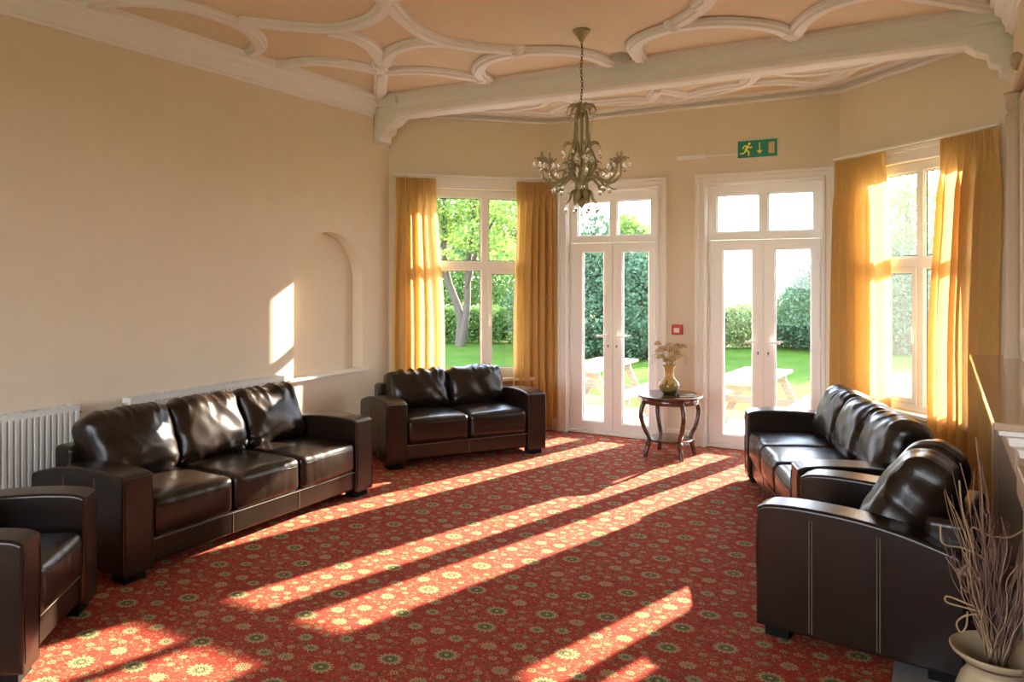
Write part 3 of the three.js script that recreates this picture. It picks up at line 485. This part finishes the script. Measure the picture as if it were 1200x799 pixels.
// ---------------------------------------------------------------- fireplace, mantel and overmantel
{
  const stone = std([0.42, 0.28, 0.18], 0.45, { map: plasterMap }), o = thing('fireplace_surround', 'moulded fireplace surround with long polished mantel shelf', 'fireplace');
  const S0 = 2.79, S1 = 5.16, q = (n0, n1, h0, h1, s0, s1, r = 0) => span(n0, n1, h0, h1, -s1, -s0, r);
  const shelf = part('mantel_shelf', merge(q(0.135, RW, 1.175, 1.20, S0, S1, 0.006)), std([0.50, 0.36, 0.25], 0.14, { map: plasterMap, clearcoat: 0.5 }), o, 'polished tan mantel shelf');
  part('shelf_moulding', sweep([[RW, S1 - 0.02], [0.16, S1 - 0.02], [0.16, S0 + 0.02], [RW, S0 + 0.02]].reverse(), [[-0.08, 1.06], [-0.075, 1.075], [-0.05, 1.085], [-0.045, 1.11], [-0.02, 1.125], [-0.018, 1.15], [0.008, 1.16], [0.008, 1.176], [-0.2, 1.176]].map(([a, b]) => [-a, b])), M.white, shelf, 'white stepped moulding under the shelf');
  part('frieze', merge(q(0.24, RW, 0.90, 1.10, S0 + 0.1, S1 - 0.1, 0.004), q(0.225, 0.25, 0.94, 1.03, S0 + 0.5, S1 - 0.5, 0.006)), stone, o);
  for (const [a, b] of [[S0 + 0.1, S0 + 0.36], [S1 - 0.36, S1 - 0.1]]) {
    const p = part('pilaster', merge(q(0.25, RW, 0, 1.09, a, b, 0.004)), stone, o);
    for (let i = 0; i < 3; i++) part('flute', merge(q(0.236, 0.26, 0.16, 0.86, a + 0.035 + i * 0.07, a + 0.085 + i * 0.07, 0.01)), stone, p);
    part('plinth', merge(q(0.225, RW, 0, 0.13, a - 0.012, b + 0.012, 0.005)), stone, p); part('capital', merge(q(0.222, RW, 0.9, 1.0, a - 0.012, b + 0.012, 0.008)), stone, p);
  }
  part('firebox', merge(q(0.36, RW, 0, 0.91, S0 + 0.34, S1 - 0.34)), std([0.02, 0.018, 0.016], 0.8), o, 'sooty black firebox');
  solo('hearth', merge(q(-0.18, RW, -0.02, 0.006, 3.1, 4.85)), std([0.27, 0.255, 0.24], 0.45, { map: plasterMap }), 'low grey stone hearth slab in front of the fireplace', 'hearth', 'structure');
  const v = thing('overmantel', 'carved tan overmantel with columns standing on the mantel shelf', 'overmantel');
  const tan = std([0.62, 0.49, 0.35], 0.6, { map: plasterMap });
  part('panel', merge(q(0.365, RW - 0.004, 1.2, 2.62, S0 + 0.1, S1 - 0.12, 0.004), plate(0, S1 - S0 - 0.7, 1.3, 2.5, [[0.08, S1 - S0 - 0.78, 1.38, 2.42]], 0.02, 0.005).rotateY(-Math.PI / 2).translate(0.355, 0, -S1 + 0.35)), tan, v);
  for (const s of [S1 - 0.1, S0 + 0.12]) {
    const col = part('column', merge(lathe([[0.05, 1.2], [0.05, 1.24], [0.042, 1.255], [0.045, 1.275], [0.036, 1.29], [0.038, 1.7], [0.036, 2.1], [0.031, 2.42], [0.04, 2.44], [0.034, 2.455], [0.045, 2.5]], 18).translate(0.345, 0, -s)), tan, v);
    const lv = []; for (let i = 0; i < 8; i++) { const a = i * Math.PI / 4; for (const [h, r, l] of [[2.52, 0.03, 0.07], [2.59, 0.034, 0.06]]) lv.push(new THREE.SphereGeometry(0.02, 8, 6).scale(0.6, l / 0.045, 0.8).rotateZ(-0.15).translate(r, h, 0).rotateY(a + (h > 2.55 ? 0.39 : 0)).translate(0.345, 0, -s)); }
    part('carved_capital', merge(lv, lathe([[0.03, 2.47], [0.032, 2.56], [0.046, 2.64], [0.05, 2.66], [0.001, 2.66]], 16).translate(0.345, 0, -s)), tan, col);
  }
  part('entablature', merge(q(0.335, RW - 0.004, 2.655, 2.70, S0 + 0.06, S1 - 0.05, 0.006), q(0.352, RW - 0.004, 2.70, 2.76, S0 + 0.08, S1 - 0.08, 0.004)), tan, v);
  const w = []; for (let i = 0; i < 14; i++) { const t = i / 14 * 5.2; w.push(new THREE.SphereGeometry(0.034 - 0.0016 * i, 8, 6).translate(0.352, 2.81 + (0.05 - 0.003 * i) * Math.sin(t), -(S1 - 0.12) + (0.05 - 0.003 * i) * Math.cos(t))); }
  part('scroll_ornament', merge(w), tan, v);
}

// ---------------------------------------------------------------- floor vase with dried twigs
const VN = 0.175, VS = 3.33;
{
  const cream = std([1, 1, 1], 0.4, { map: tex(64, 128, (u, v) => { const k = 0.95 + 0.05 * plasterN(u, v); return (v > 0.52 && v < 0.555) || (v > 0.2 && v < 0.23) ? [104 * k, 66 * k, 48 * k] : [196 * k, 178 * k, 142 * k]; }, true) });
  const o = thing('floor_vase', 'cream stoneware vase with flared rim and brown bands on the hearth', 'vase');
  part('body', clean(lathe([[0.001, 0], [0.085, 0], [0.095, 0.015], [0.125, 0.07], [0.135, 0.12], [0.12, 0.165], [0.098, 0.195], [0.096, 0.21], [0.115, 0.235], [0.148, 0.262], [0.155, 0.275], [0.148, 0.28], [0.11, 0.258], [0.085, 0.225], [0.08, 0.19], [0.001, 0.17]], 40)), cream, o);
  o.position.copy(P(VN, 0.006, VS));
  const t = thing('dried_twigs', 'tall bundle of bare curly dried twigs in the cream floor vase', 'twigs'), r = rng(91), mats = [std([0.27, 0.165, 0.105], 0.85), std([0.19, 0.105, 0.085], 0.85), std([0.42, 0.29, 0.15], 0.8)];
  for (let i = 0; i < 96; i++) {
    const a = r() * 6.283, tall = i < 6 ? 0.9 + 0.12 * r() : 0.5 + 0.32 * r(), sp = 0.05 + 0.16 * r() * (tall / 0.8), pts = [V(Math.cos(a) * 0.05 * r(), 0.19, Math.sin(a) * 0.05 * r())], kx = r() * 9, kz = r() * 9;
    for (let k = 1; k <= 6; k++) { const q = k / 6; pts.push(V(Math.min(Math.cos(a) * sp * q, i < 6 ? -0.06 * q : 0.13) + 0.035 * noise.noise(kx, q * 3, i), 0.19 + (tall - 0.19) * q, Math.sin(a) * sp * q + 0.035 * noise.noise(kz, q * 3, i + 40))); }
    const tw = part('twig', clean(taper(pts, 0.0032, 0.0014, 20, 5)), mats[i % 7 === 0 ? 2 : i % 2], t);
    if (i % 2) { const p = pts[4], b = a + (r() - 0.5) * 2; part('side_shoot', clean(taper([p, V(Math.min(p.x + Math.cos(b) * 0.03, 0.16), p.y + 0.05, p.z + Math.sin(b) * 0.03), V(Math.min(p.x + Math.cos(b) * 0.05, 0.17), p.y + 0.13, p.z + Math.sin(b) * 0.05)], 0.002, 0.001, 8, 4)), mats[i % 2], tw); }
  }
  // curled rattan strands, laid in the plane across the room
  const curls = [
    [[-0.03, 0.25], [-0.05, 0.42], [-0.12, 0.45], [-0.19, 0.46], [-0.19, 0.44], [-0.12, 0.43], [-0.05, 0.42], [-0.12, 0.40], [-0.15, 0.36], [-0.135, 0.33], [-0.115, 0.36], [-0.11, 0.42]],
    [[-0.02, 0.25], [-0.03, 0.5], [-0.04, 0.60], [-0.12, 0.64], [-0.2, 0.66], [-0.21, 0.73]],
    [[-0.02, 0.25], [-0.06, 0.5], [-0.09, 0.72], [-0.04, 0.70], [0.04, 0.70], [0.12, 0.75]],
    [[-0.02, 0.25], [-0.07, 0.45], [-0.13, 0.5], [-0.13, 0.57], [-0.1, 0.6]],
    [[-0.03, 0.25], [-0.08, 0.6], [-0.13, 0.8], [-0.14, 0.9]], [[0, 0.25], [-0.05, 0.7], [-0.06, 0.9], [-0.08, 1.06]],
  ];
  curls.forEach((c, i) => part('curled_strand', clean(tube(c.map(([x, y], k) => V(x * 0.87, y - 0.006, -x * 0.3 + 0.02 * Math.sin(k * 1.3 + i))), 0.0034, 60, 6)), mats[i < 2 ? 2 : i % 2 ? 0 : 2], t, 'pale curled rattan strand'));
  const heads = []; for (let i = 0; i < 26; i++) { const a = i * 2.4, q = 0.05 * Math.sqrt(i / 26); heads.push(new THREE.SphereGeometry(0.008, 6, 5).translate(-0.08 + Math.cos(a) * q, 0.545 + 0.012 * Math.cos(q * 30), 0.02 + Math.sin(a) * q)); }
  part('seed_head', merge(heads), mats[0], t, 'flat brown seed head');
  t.position.copy(o.position);
  const pf = thing('dried_flower', 'small cream dried flower lying on the hearth by the floor vase', 'flower'), pl = [];
  for (let i = 0; i < 12; i++) pl.push(new THREE.SphereGeometry(0.016, 8, 6).scale(0.7, 0.5, 1.4).translate(0, 0.012, 0.018).rotateX(-0.2 * (i % 2)).rotateY(i * 0.5236));
  part('petals', merge(pl), std([0.62, 0.52, 0.34], 0.8), pf);
  part('leaf', merge(new THREE.SphereGeometry(0.03, 10, 8).scale(1.3, 0.35, 0.8).translate(0.03, 0.014, -0.035)), std([0.10, 0.05, 0.05], 0.8), pf);
  pf.position.copy(P(-0.02, 0.006, 3.29));
}

// ---------------------------------------------------------------- chandelier
{
  const o = thing('chandelier', 'sage green leafy chandelier with crystal drops hanging from the ceiling', 'chandelier');
  part('ceiling_rose', clean(lathe([[0.001, 0], [0.062, 0], [0.064, -0.012], [0.05, -0.025], [0.03, -0.05], [0.018, -0.075], [0.001, -0.08]], 24)), M.sage, o);
  for (let i = 0; i < 20; i++) part('chain_link', clean(new THREE.TorusGeometry(0.0095, 0.0026, 6, 12).scale(0.8, 1.5, 1).rotateY(i % 2 ? Math.PI / 2 : 0).translate(0.004 * Math.sin(i * 0.6), -0.09 - i * 0.0232, 0)), M.gap, o, 'dark chain link');
  part('stem', clean(lathe([[0.012, -0.53], [0.018, -0.56], [0.012, -0.6], [0.012, -0.85], [0.026, -0.92], [0.014, -0.98], [0.03, -1.06], [0.045, -1.1], [0.05, -1.14], [0.045, -1.18], [0.03, -1.2], [0.001, -1.22]], 18)), M.sage, o);
  const frond = (pts, w0) => {                                                     // pointed leaf: flattened, ribbed strip along a curve
    const c = new THREE.CatmullRomCurve3(pts), N = 12, pos = [], idx = [];
    for (let i = 0; i <= N; i++) { const p = c.getPointAt(i / N), w = w0 * Math.sin(Math.PI * (0.12 + 0.86 * i / N)); pos.push(p.x, p.y + w * 0.35, p.z - w, p.x, p.y, p.z, p.x, p.y + w * 0.35, p.z + w, p.x, p.y - 0.004, p.z); }
    for (let i = 0; i < N; i++) { const a = i * 4, b = a + 4; idx.push(a, b, a + 1, b, b + 1, a + 1, a + 1, b + 1, a + 2, b + 1, b + 2, a + 2, a, a + 3, b, b, a + 3, b + 3, a + 3, a + 2, b + 3, b + 3, a + 2, b + 2); }
    const g = new THREE.BufferGeometry(); g.setAttribute('position', new THREE.Float32BufferAttribute(pos, 3)); g.setIndex(idx); g.computeVertexNormals(); return clean(g);
  };
  const drop = (l = 0.03) => merge(new THREE.OctahedronGeometry(0.0045).translate(0, -0.005, 0), new THREE.OctahedronGeometry(l * 0.33, 1).scale(0.75, 1.4, 0.75).translate(0, -0.012 - l * 0.45, 0));
  for (let i = 0; i < 10; i++) {
    const f = part('crown_leaf', frond([V(0.012, -0.63, 0), V(0.03, -0.575, 0), V(0.055, -0.54, 0), V(0.095, -0.55, 0), V(0.115, -0.59, 0)], 0.024).rotateY(i * 0.6283), M.sage, o);
    part('crystal_drop', drop(0.034).translate(0.106, -0.58, 0).rotateY(i * 0.6283), M.crystal, f, 'hanging glass drop');
  }
  for (let i = 0; i < 8; i++) {
    const a = i * Math.PI / 4 + 0.2;
    part('cage_strut', clean(tube([V(0.03, -0.57, 0), V(0.045, -0.63, 0), V(0.05, -0.74, 0), V(0.066, -0.85, 0), V(0.098, -0.93, 0), V(0.09, -1.0, 0), V(0.05, -1.07, 0)], 0.0065, 30, 6).rotateY(a)), M.sage, o);
    part('cage_leaf', merge(frond([V(0.06, -0.88, 0), V(0.085, -0.82, 0), V(0.125, -0.815, 0), V(0.145, -0.85, 0)], 0.02)).rotateY(a + 0.39), M.sage, o);
    part('cage_leaf', frond([V(0.07, -1.0, 0), V(0.1, -0.95, 0), V(0.135, -0.955, 0), V(0.15, -0.99, 0)], 0.019).rotateY(a), M.sage, o);
    part('crystal_drop', drop(0.055).translate(0.145, -0.855, 0).rotateY(a + 0.39), M.crystal, o, 'hanging glass drop');
    const st = []; for (let k = 0; k < 22; k++) { const q = k / 21; st.push(new THREE.OctahedronGeometry(0.0058).translate(lerp(0.1, 0.125, q) - 0.045 * Math.sin(q * 3.14), lerp(-0.60, -0.96, q), 0)); }
    part('bead_strand', merge(st).rotateY(a + 0.39), M.crystal, o, 'strand of glass beads');
  }
  for (let i = 0; i < 8; i++) {
    const a = i * Math.PI / 4 + 0.32, rr = i % 2 ? 0.33 : 0.285, yy = i % 2 ? -0.97 : -0.925;
    const arm = part('arm', clean(taper([V(0.03, -1.1, 0), V(0.07, -1.065, 0), V(0.12, -1.06, 0), V(0.19, -1.10, 0), V(rr - 0.06, -1.095, 0), V(rr - 0.01, -1.05, 0), V(rr, yy - 0.02, 0)], 0.012, 0.0075, 34, 7).rotateY(a)), M.sage, o);
    const lf = []; for (let k = 0; k < 6; k++) lf.push(frond([V(0.008, yy - 0.024, 0), V(0.03, yy - 0.012, 0), V(0.052, yy + 0.008, 0), V(0.062, yy - 0.006, 0)], 0.017).rotateY(k * 1.047).translate(rr, 0, 0));
    part('leaf_cup', merge(lf, lathe([[0.001, yy - 0.03], [0.012, yy - 0.026], [0.026, yy - 0.01], [0.028, yy - 0.004], [0.001, yy - 0.004]], 14).translate(rr, 0, 0)).rotateY(a), M.sage, arm);
    part('candle_sleeve', clean(new THREE.CylinderGeometry(0.0105, 0.0105, 0.055, 12).translate(rr, yy + 0.024, 0).rotateY(a)), M.candle, arm, 'cream candle sleeve');
    part('candle_bulb', clean(lathe([[0.008, yy + 0.05], [0.017, yy + 0.066], [0.0195, yy + 0.08], [0.014, yy + 0.105], [0.004, yy + 0.13], [0.001, yy + 0.136]], 12).translate(rr, 0, 0).rotateY(a)), M.bulb, arm, 'unlit clear candle bulb');
    for (let k = 0; k < 5; k++) part('crystal_drop', drop(0.052 + 0.014 * (k % 2)).translate(0.058, yy - 0.008, 0).rotateY(k * 1.2566).translate(rr, 0, 0).rotateY(a), M.crystal, arm, 'hanging glass drop');
    part('arm_leaf', frond([V(0.1, -1.06, 0), V(0.13, -1.01, 0), V(0.17, -1.02, 0), V(0.19, -1.055, 0)], 0.02).rotateY(a), M.sage, arm);
    part('arm_leaf', frond([V(0.17, -1.09, 0), V(0.21, -1.14, 0), V(0.245, -1.145, 0), V(0.265, -1.12, 0)], 0.018).rotateY(a), M.sage, arm);
    part('crystal_drop', drop(0.06).translate(0.2, -1.11, 0).rotateY(a), M.crystal, arm, 'hanging glass drop');
    const lo = part('base_leaf', frond([V(0.03, -1.14, 0), V(0.07, -1.17, 0), V(0.09, -1.225, 0), V(0.125, -1.25, 0)], 0.03).rotateY(a + 0.39), M.sage, o);
    part('crystal_drop', drop(0.055).translate(0.122, -1.255, 0).rotateY(a + 0.39), M.crystal, lo, 'hanging glass drop');
  }
  part('finial', clean(lathe([[0.001, -1.2], [0.03, -1.2], [0.042, -1.22], [0.036, -1.245], [0.014, -1.27], [0.001, -1.285]], 16)), M.sage, o);
  part('pendant_drop', merge(drop(0.05).translate(0, -1.285, 0)), M.crystal, o, 'large glass drop under the finial');
  o.position.copy(P(-2.27, H, 5.09)); o.rotation.y = 0.15;
}

// ---------------------------------------------------------------- garden
const camNS = (xp, Z) => { const X = (xp - 600) / FPX * Z, a = R(29.2); return [Math.cos(a) * X - Math.sin(a) * Z, Math.sin(a) * X + Math.cos(a) * Z]; };
const G = -0.3;
const grassN = layers([[7, 71, 1], [30, 72, 0.8], [128, 73, 1.1]]);
const grassM = std([1, 1, 1], 0.95, { map: tex(256, 256, (u, v) => { const k = grassN(u, v); return [lerp(50, 84, k), lerp(74, 108, k), lerp(18, 30, k)]; }, true, 0.35), bumpMap: tex(256, 256, (u, v) => 255 * grassN(u, v), false, 1.5), bumpScale: 0.03, specularIntensity: 0.2 });
solo('lawn', (() => { const g = new THREE.PlaneGeometry(120, 70, 60, 50).rotateX(-Math.PI / 2).translate(0, G, -23), p = g.attributes.position; for (let i = 0; i < p.count; i++) { const s = -p.getZ(i); p.setY(i, G - 0.02 + 0.05 * noise.noise(p.getX(i) * 0.2, s * 0.2, 3) - (s > 26 ? (s - 26) * 0.07 : 0)); } g.computeVertexNormals(); return boxUV(g); })(), grassM, 'sunlit mown lawn outside the bay', 'lawn', 'structure');
{
  const o = solo('terrace', flat([[-9, 7.66], [4, 7.66], [4, 10.7], [-9, 10.7]], G - 0.1, 0.105), std([0.30, 0.28, 0.25], 0.9), 'pale paved terrace outside the glazed doors', 'terrace', 'structure'), r = rng(12);
  const ms = [0, 1, 2].map((i) => std([0.24 + 0.03 * i, 0.23 + 0.03 * i, 0.21 + 0.03 * i], 0.85, { map: plasterMap })), gs = span(-0.293, 0.293, 0, 0.03, -0.293, 0.293, 0.006);
  for (let i = 0; i < 21; i++) for (let j = 0; j < 5; j++) { const m = part('paving_slab', gs, ms[Math.floor(r() * 3)], o); m.position.copy(P(-8.7 + i * 0.6, G + 0.003 * r(), 7.97 + j * 0.6)); }
}
function picnic(n, s, label) {
  const o = thing('picnic_table', label, 'picnic table', 'wooden picnic tables on the terrace'), pl = span(-0.058, 0.058, 0, 0.035, -0.78, 0.78, 0.004);
  const plank = (x, y, name) => { part(name, pl, bleached, o).position.set(x, y, 0); };
  for (let i = 0; i < 5; i++) plank(-0.24 + i * 0.12, 0.715, 'tabletop_plank');
  for (const sd of [-1, 1]) for (const k of [0, 1]) plank(sd * (0.52 + k * 0.12), 0.41, 'bench_plank');
  for (const z of [-0.55, 0.55]) {
    for (const sd of [-1, 1]) part('leg', merge(box(0.09, 0.82, 0.04, 0, 0, 0, 0.004).rotateZ(sd * 0.45).translate(sd * 0.36, 0.365, z)), bleached, o);
    part('bench_bearer', merge(box(1.36, 0.09, 0.04, 0, 0.365, z + 0.042, 0.004)), bleached, o); part('top_bearer', merge(box(0.56, 0.08, 0.04, 0, 0.675, z + 0.042, 0.004)), bleached, o);
  }
  o.position.copy(P(n, G + 0.03, s)); return o;
}
picnic(-4.05, 9.6, 'wooden picnic table outside the door beside the loveseat window');
picnic(-1.98, 9.38, 'wooden picnic table outside the door under the exit sign').rotation.y = -0.06;

const leafGeo = (() => { const g = new THREE.BufferGeometry(); g.setAttribute('position', new THREE.Float32BufferAttribute([0, 0, 0, 0.35, 0.06, 0.5, 0, -0.02, 1, -0.35, 0.06, 0.5], 3)); g.setIndex([0, 1, 2, 0, 2, 3]); g.computeVertexNormals(); return g; })();
const LEAF = 0.62;
const leafMat = (c, t = 0.45) => std(c, 0.9, { transmission: t, thickness: 0, specularIntensity: 0.3 });
const bark = std([0.085, 0.065, 0.048], 0.95, { bumpMap: plasterBump, bumpScale: 0.01 });
function foliage(parent, name, list, count, size, mat, seed, shell = 0.55) {
  const m = new THREE.InstancedMesh(leafGeo, mat, (count = Math.round(count * 1.9))), r = rng(seed), d = new THREE.Object3D(), col = new THREE.Color(); m.name = name; m.userData.kind = 'stuff';
  const vol = list.map(([, , , a, b, c]) => a * b * c), tot = vol.reduce((x, y) => x + y, 0);
  for (let i = 0; i < count; i++) {
    let q = r() * tot, k = 0; while (q > vol[k] && k < list.length - 1) q -= vol[k++];
    const [x, y, z, a, b, c] = list[k], th = r() * 6.283, ph = Math.acos(2 * r() - 1), rad = Math.pow(lerp(shell ** 3, 1, r()), 1 / 3) * (1 + 0.25 * fbm(Math.cos(th) * 2 + seed, Math.cos(ph) * 2, Math.sin(th) * 2, 2));
    d.position.set(x + a * rad * Math.sin(ph) * Math.cos(th), y + b * rad * Math.cos(ph), z + c * rad * Math.sin(ph) * Math.sin(th));
    d.rotation.set(r() * 6.28, r() * 6.28, r() * 6.28); d.scale.setScalar(size * LEAF * (0.6 + 0.8 * r())); d.updateMatrix(); m.setMatrixAt(i, d.matrix);
    const v = 0.7 + 0.6 * r(); m.setColorAt(i, col.setRGB(v * (0.9 + 0.3 * r()), v, v * 0.9));
  }
  parent.add(m); return m;
}
function tree(name, label, [n, s], trunks, blobs, count, size, mat, seed, group = 'garden trees') {
  const o = thing(name, label, 'tree', group);
  for (const [pts, r0, r1] of trunks) part('trunk', clean(taper(pts.map((p) => V(...p)), r0, r1, 14, 8)), bark, o);
  foliage(o, 'foliage', blobs, count, size, mat, seed); o.position.copy(P(n, G, s)); return o;
}
const lime = leafMat([0.21, 0.33, 0.085], 0.5), mid = leafMat([0.14, 0.25, 0.07], 0.42), deep = leafMat([0.075, 0.145, 0.09], 0.28), pale = leafMat([0.24, 0.31, 0.13], 0.45);
tree('garden_tree', 'pale green broadleaf tree with forked trunk outside the loveseat window', camNS(538, 21.5), [[[[0, -0.1, 0], [0.05, 0.8, 0], [-0.35, 2.0, 0.1], [-0.5, 4.2, 0]], 0.14, 0.06], [[[0.1, -0.1, 0.1], [0.25, 1.0, 0], [0.3, 2.2, 0], [0.7, 4.4, 0.2]], 0.12, 0.05], [[[0.2, 1.5, 0], [0.7, 2.6, 0.2], [1.4, 3.6, 0.3]], 0.08, 0.03], [[[-0.3, 1.8, 0], [-1.0, 2.6, 0.2], [-1.7, 3.4, 0.3]], 0.08, 0.03]],
  [[-0.9, 3.2, 0, 0.9, 0.5, 0.9], [0.9, 3.0, 0.3, 0.8, 0.45, 0.9], [0, 4.0, 0, 1.2, 0.6, 1.2], [-1.9, 3.5, 0.5, 0.9, 0.55, 0.9], [2.0, 3.6, 0, 1.0, 0.5, 1.0], [-0.3, 2.4, 0.4, 0.6, 0.3, 0.6], [1.5, 2.5, 0.2, 0.7, 0.3, 0.7], [0.4, 5.2, 0, 2.0, 0.9, 1.6], [-1.6, 4.6, 0, 1.2, 0.6, 1.0], [-1.8, 2.5, 0.2, 0.6, 0.3, 0.6]], 10000, 0.17, lime, 101);
tree('garden_tree', 'tall dark conifer-like tree seen through the door beside the loveseat window', camNS(706, 19.4), [[[[0, -0.1, 0], [0, 1.2, 0], [0.05, 2.4, 0]], 0.2, 0.05]], [[0, 1.1, 0, 2.1, 1.5, 1.6], [-0.1, 2.1, 0, 1.0, 1.0, 1.0], [-0.1, 3.0, 0, 0.5, 0.6, 0.5], [1.2, 1.2, 0.3, 1.3, 1.4, 1.2], [0.9, 2.0, 0, 0.8, 0.7, 0.7], [-1.5, 1.0, 0, 1.1, 1.3, 1.1]], 22000, 0.15, deep, 102);
tree('garden_tree', 'bright yellow green tree rising behind the dark tree', camNS(748, 25), [[[[0, -0.1, 0], [0, 1.6, 0], [-0.1, 2.7, 0]], 0.18, 0.05]], [[-0.2, 2.6, 0, 1.1, 1.0, 1.0], [-0.5, 3.5, 0, 0.6, 0.5, 0.6], [0.7, 2.2, 0, 0.8, 0.8, 0.8]], 6000, 0.2, lime, 103);
tree('garden_tree', 'rounded dark tree seen through the door under the exit sign', camNS(985, 20.5), [[[[0, -0.1, 0], [0, 1.2, 0], [0.1, 2.4, 0]], 0.16, 0.05]], [[0, 1.2, 0, 1.5, 1.3, 1.3], [0.3, 2.2, 0, 1.1, 0.9, 1.0], [-1.0, 0.75, 0, 0.9, 0.9, 0.9], [1.4, 1.3, 0, 1.3, 1.5, 1.2]], 14000, 0.14, deep, 104);
tree('garden_tree', 'tall grey green tree outside the hazy window', camNS(1062, 23), [[[[0, -0.1, 0], [0.1, 2, 0], [0, 4.5, 0]], 0.2, 0.06]], [[0, 1.6, 0, 1.8, 1.8, 1.5], [0.2, 3.4, 0, 1.4, 1.5, 1.3], [1.9, 1.5, 0, 1.6, 1.8, 1.5]], 14000, 0.16, mid, 105);
tree('garden_tree', 'mid green tree filling the view behind the forked tree', camNS(505, 30), [[[[0, -0.1, 0], [0, 2, 0], [0.1, 5, 0]], 0.2, 0.06]], [[0, 2.3, 0, 2.4, 2.0, 1.8], [2.2, 2.0, 0, 2.0, 1.7, 1.6], [-2.4, 2.3, 0, 2.0, 2.2, 1.6], [0.4, 4.8, 0, 2.4, 1.7, 1.8]], 13000, 0.22, mid, 106);
tree('garden_tree', 'pale feathery tree at the far edge of the lawn', camNS(610, 32), [[[[0, -0.1, 0], [0, 2, 0], [0.1, 5, 0]], 0.2, 0.06]], [[0, 2.0, 0, 2.2, 1.9, 1.8], [-0.6, 4.4, 0, 1.8, 1.8, 1.5], [1.8, 2.0, 0, 1.6, 1.8, 1.4]], 11000, 0.22, pale, 107);
function hedge(label, a, b, height, count, mat, seed) {
  const o = thing('hedge', label, 'hedge', 'garden hedges'), dn = b[0] - a[0], ds = b[1] - a[1], L = Math.hypot(dn, ds), k = Math.round(L / 0.9), list = [];
  for (let i = 0; i <= k; i++) list.push([i / k * L, height * 0.5, 0, 0.75, height * 0.55, 0.5]);
  foliage(o, 'foliage', list, Math.round(count * 1.7), 0.12, mat, seed, 0.1); for (let i = 0; i <= k; i++) part('stem', clean(taper([V(i / k * L, -0.05, 0), V(i / k * L + 0.05, height * 0.4, 0.05), V(i / k * L - 0.04, height * 0.85, -0.03)], 0.035, 0.012, 6, 6)), bark, o);
  o.position.copy(P(a[0], G, a[1])); o.rotation.y = Math.atan2(ds, dn);
}
hedge('clipped hedge behind the forked garden tree', camNS(440, 23), camNS(640, 22.6), 1.05, 11000, mid, 201);
hedge('light green hedge outside the door under the exit sign', camNS(800, 21), camNS(935, 21.5), 1.15, 9000, pale, 202);
hedge('long hedge outside the hazy window', camNS(1000, 27), camNS(1190, 26), 1.1, 9000, mid, 203);
{
  const pos = [], idx = [], N = 80; for (let i = 0; i <= N; i++) { const a = -1.3 + 2.6 * i / N, D = 420, n = Math.sin(a) * D, s = Math.cos(a) * D, top = -4 + 7 * fbm(i * 0.13, 2.2, 0.5, 3); for (const [k, y] of [[0.78, -16], [1, top], [1.2, -16]]) pos.push(n * k, y, -s * k); }
  for (let i = 0; i < N; i++) for (let k = 0; k < 2; k++) { const p = i * 3 + k; idx.push(p, p + 1, p + 3, p + 1, p + 4, p + 3); }
  const g = new THREE.BufferGeometry(); g.setAttribute('position', new THREE.Float32BufferAttribute(pos, 3)); g.setIndex(idx); g.computeVertexNormals();
  solo('hills', boxUV(g), std([0.11, 0.17, 0.06], 1), 'distant wooded hills on the horizon', 'hills', 'structure');
  solo('fields', new THREE.RingGeometry(45, 700, 48, 1).rotateX(-Math.PI / 2).translate(0, -9, 0), std([0.14, 0.21, 0.06], 1), 'distant fields falling away below the garden', 'fields', 'structure');
}

scene.traverse((o) => { if (o.isMesh) { o.castShadow = true; o.receiveShadow = true; } });
renderer.render(scene, camera);
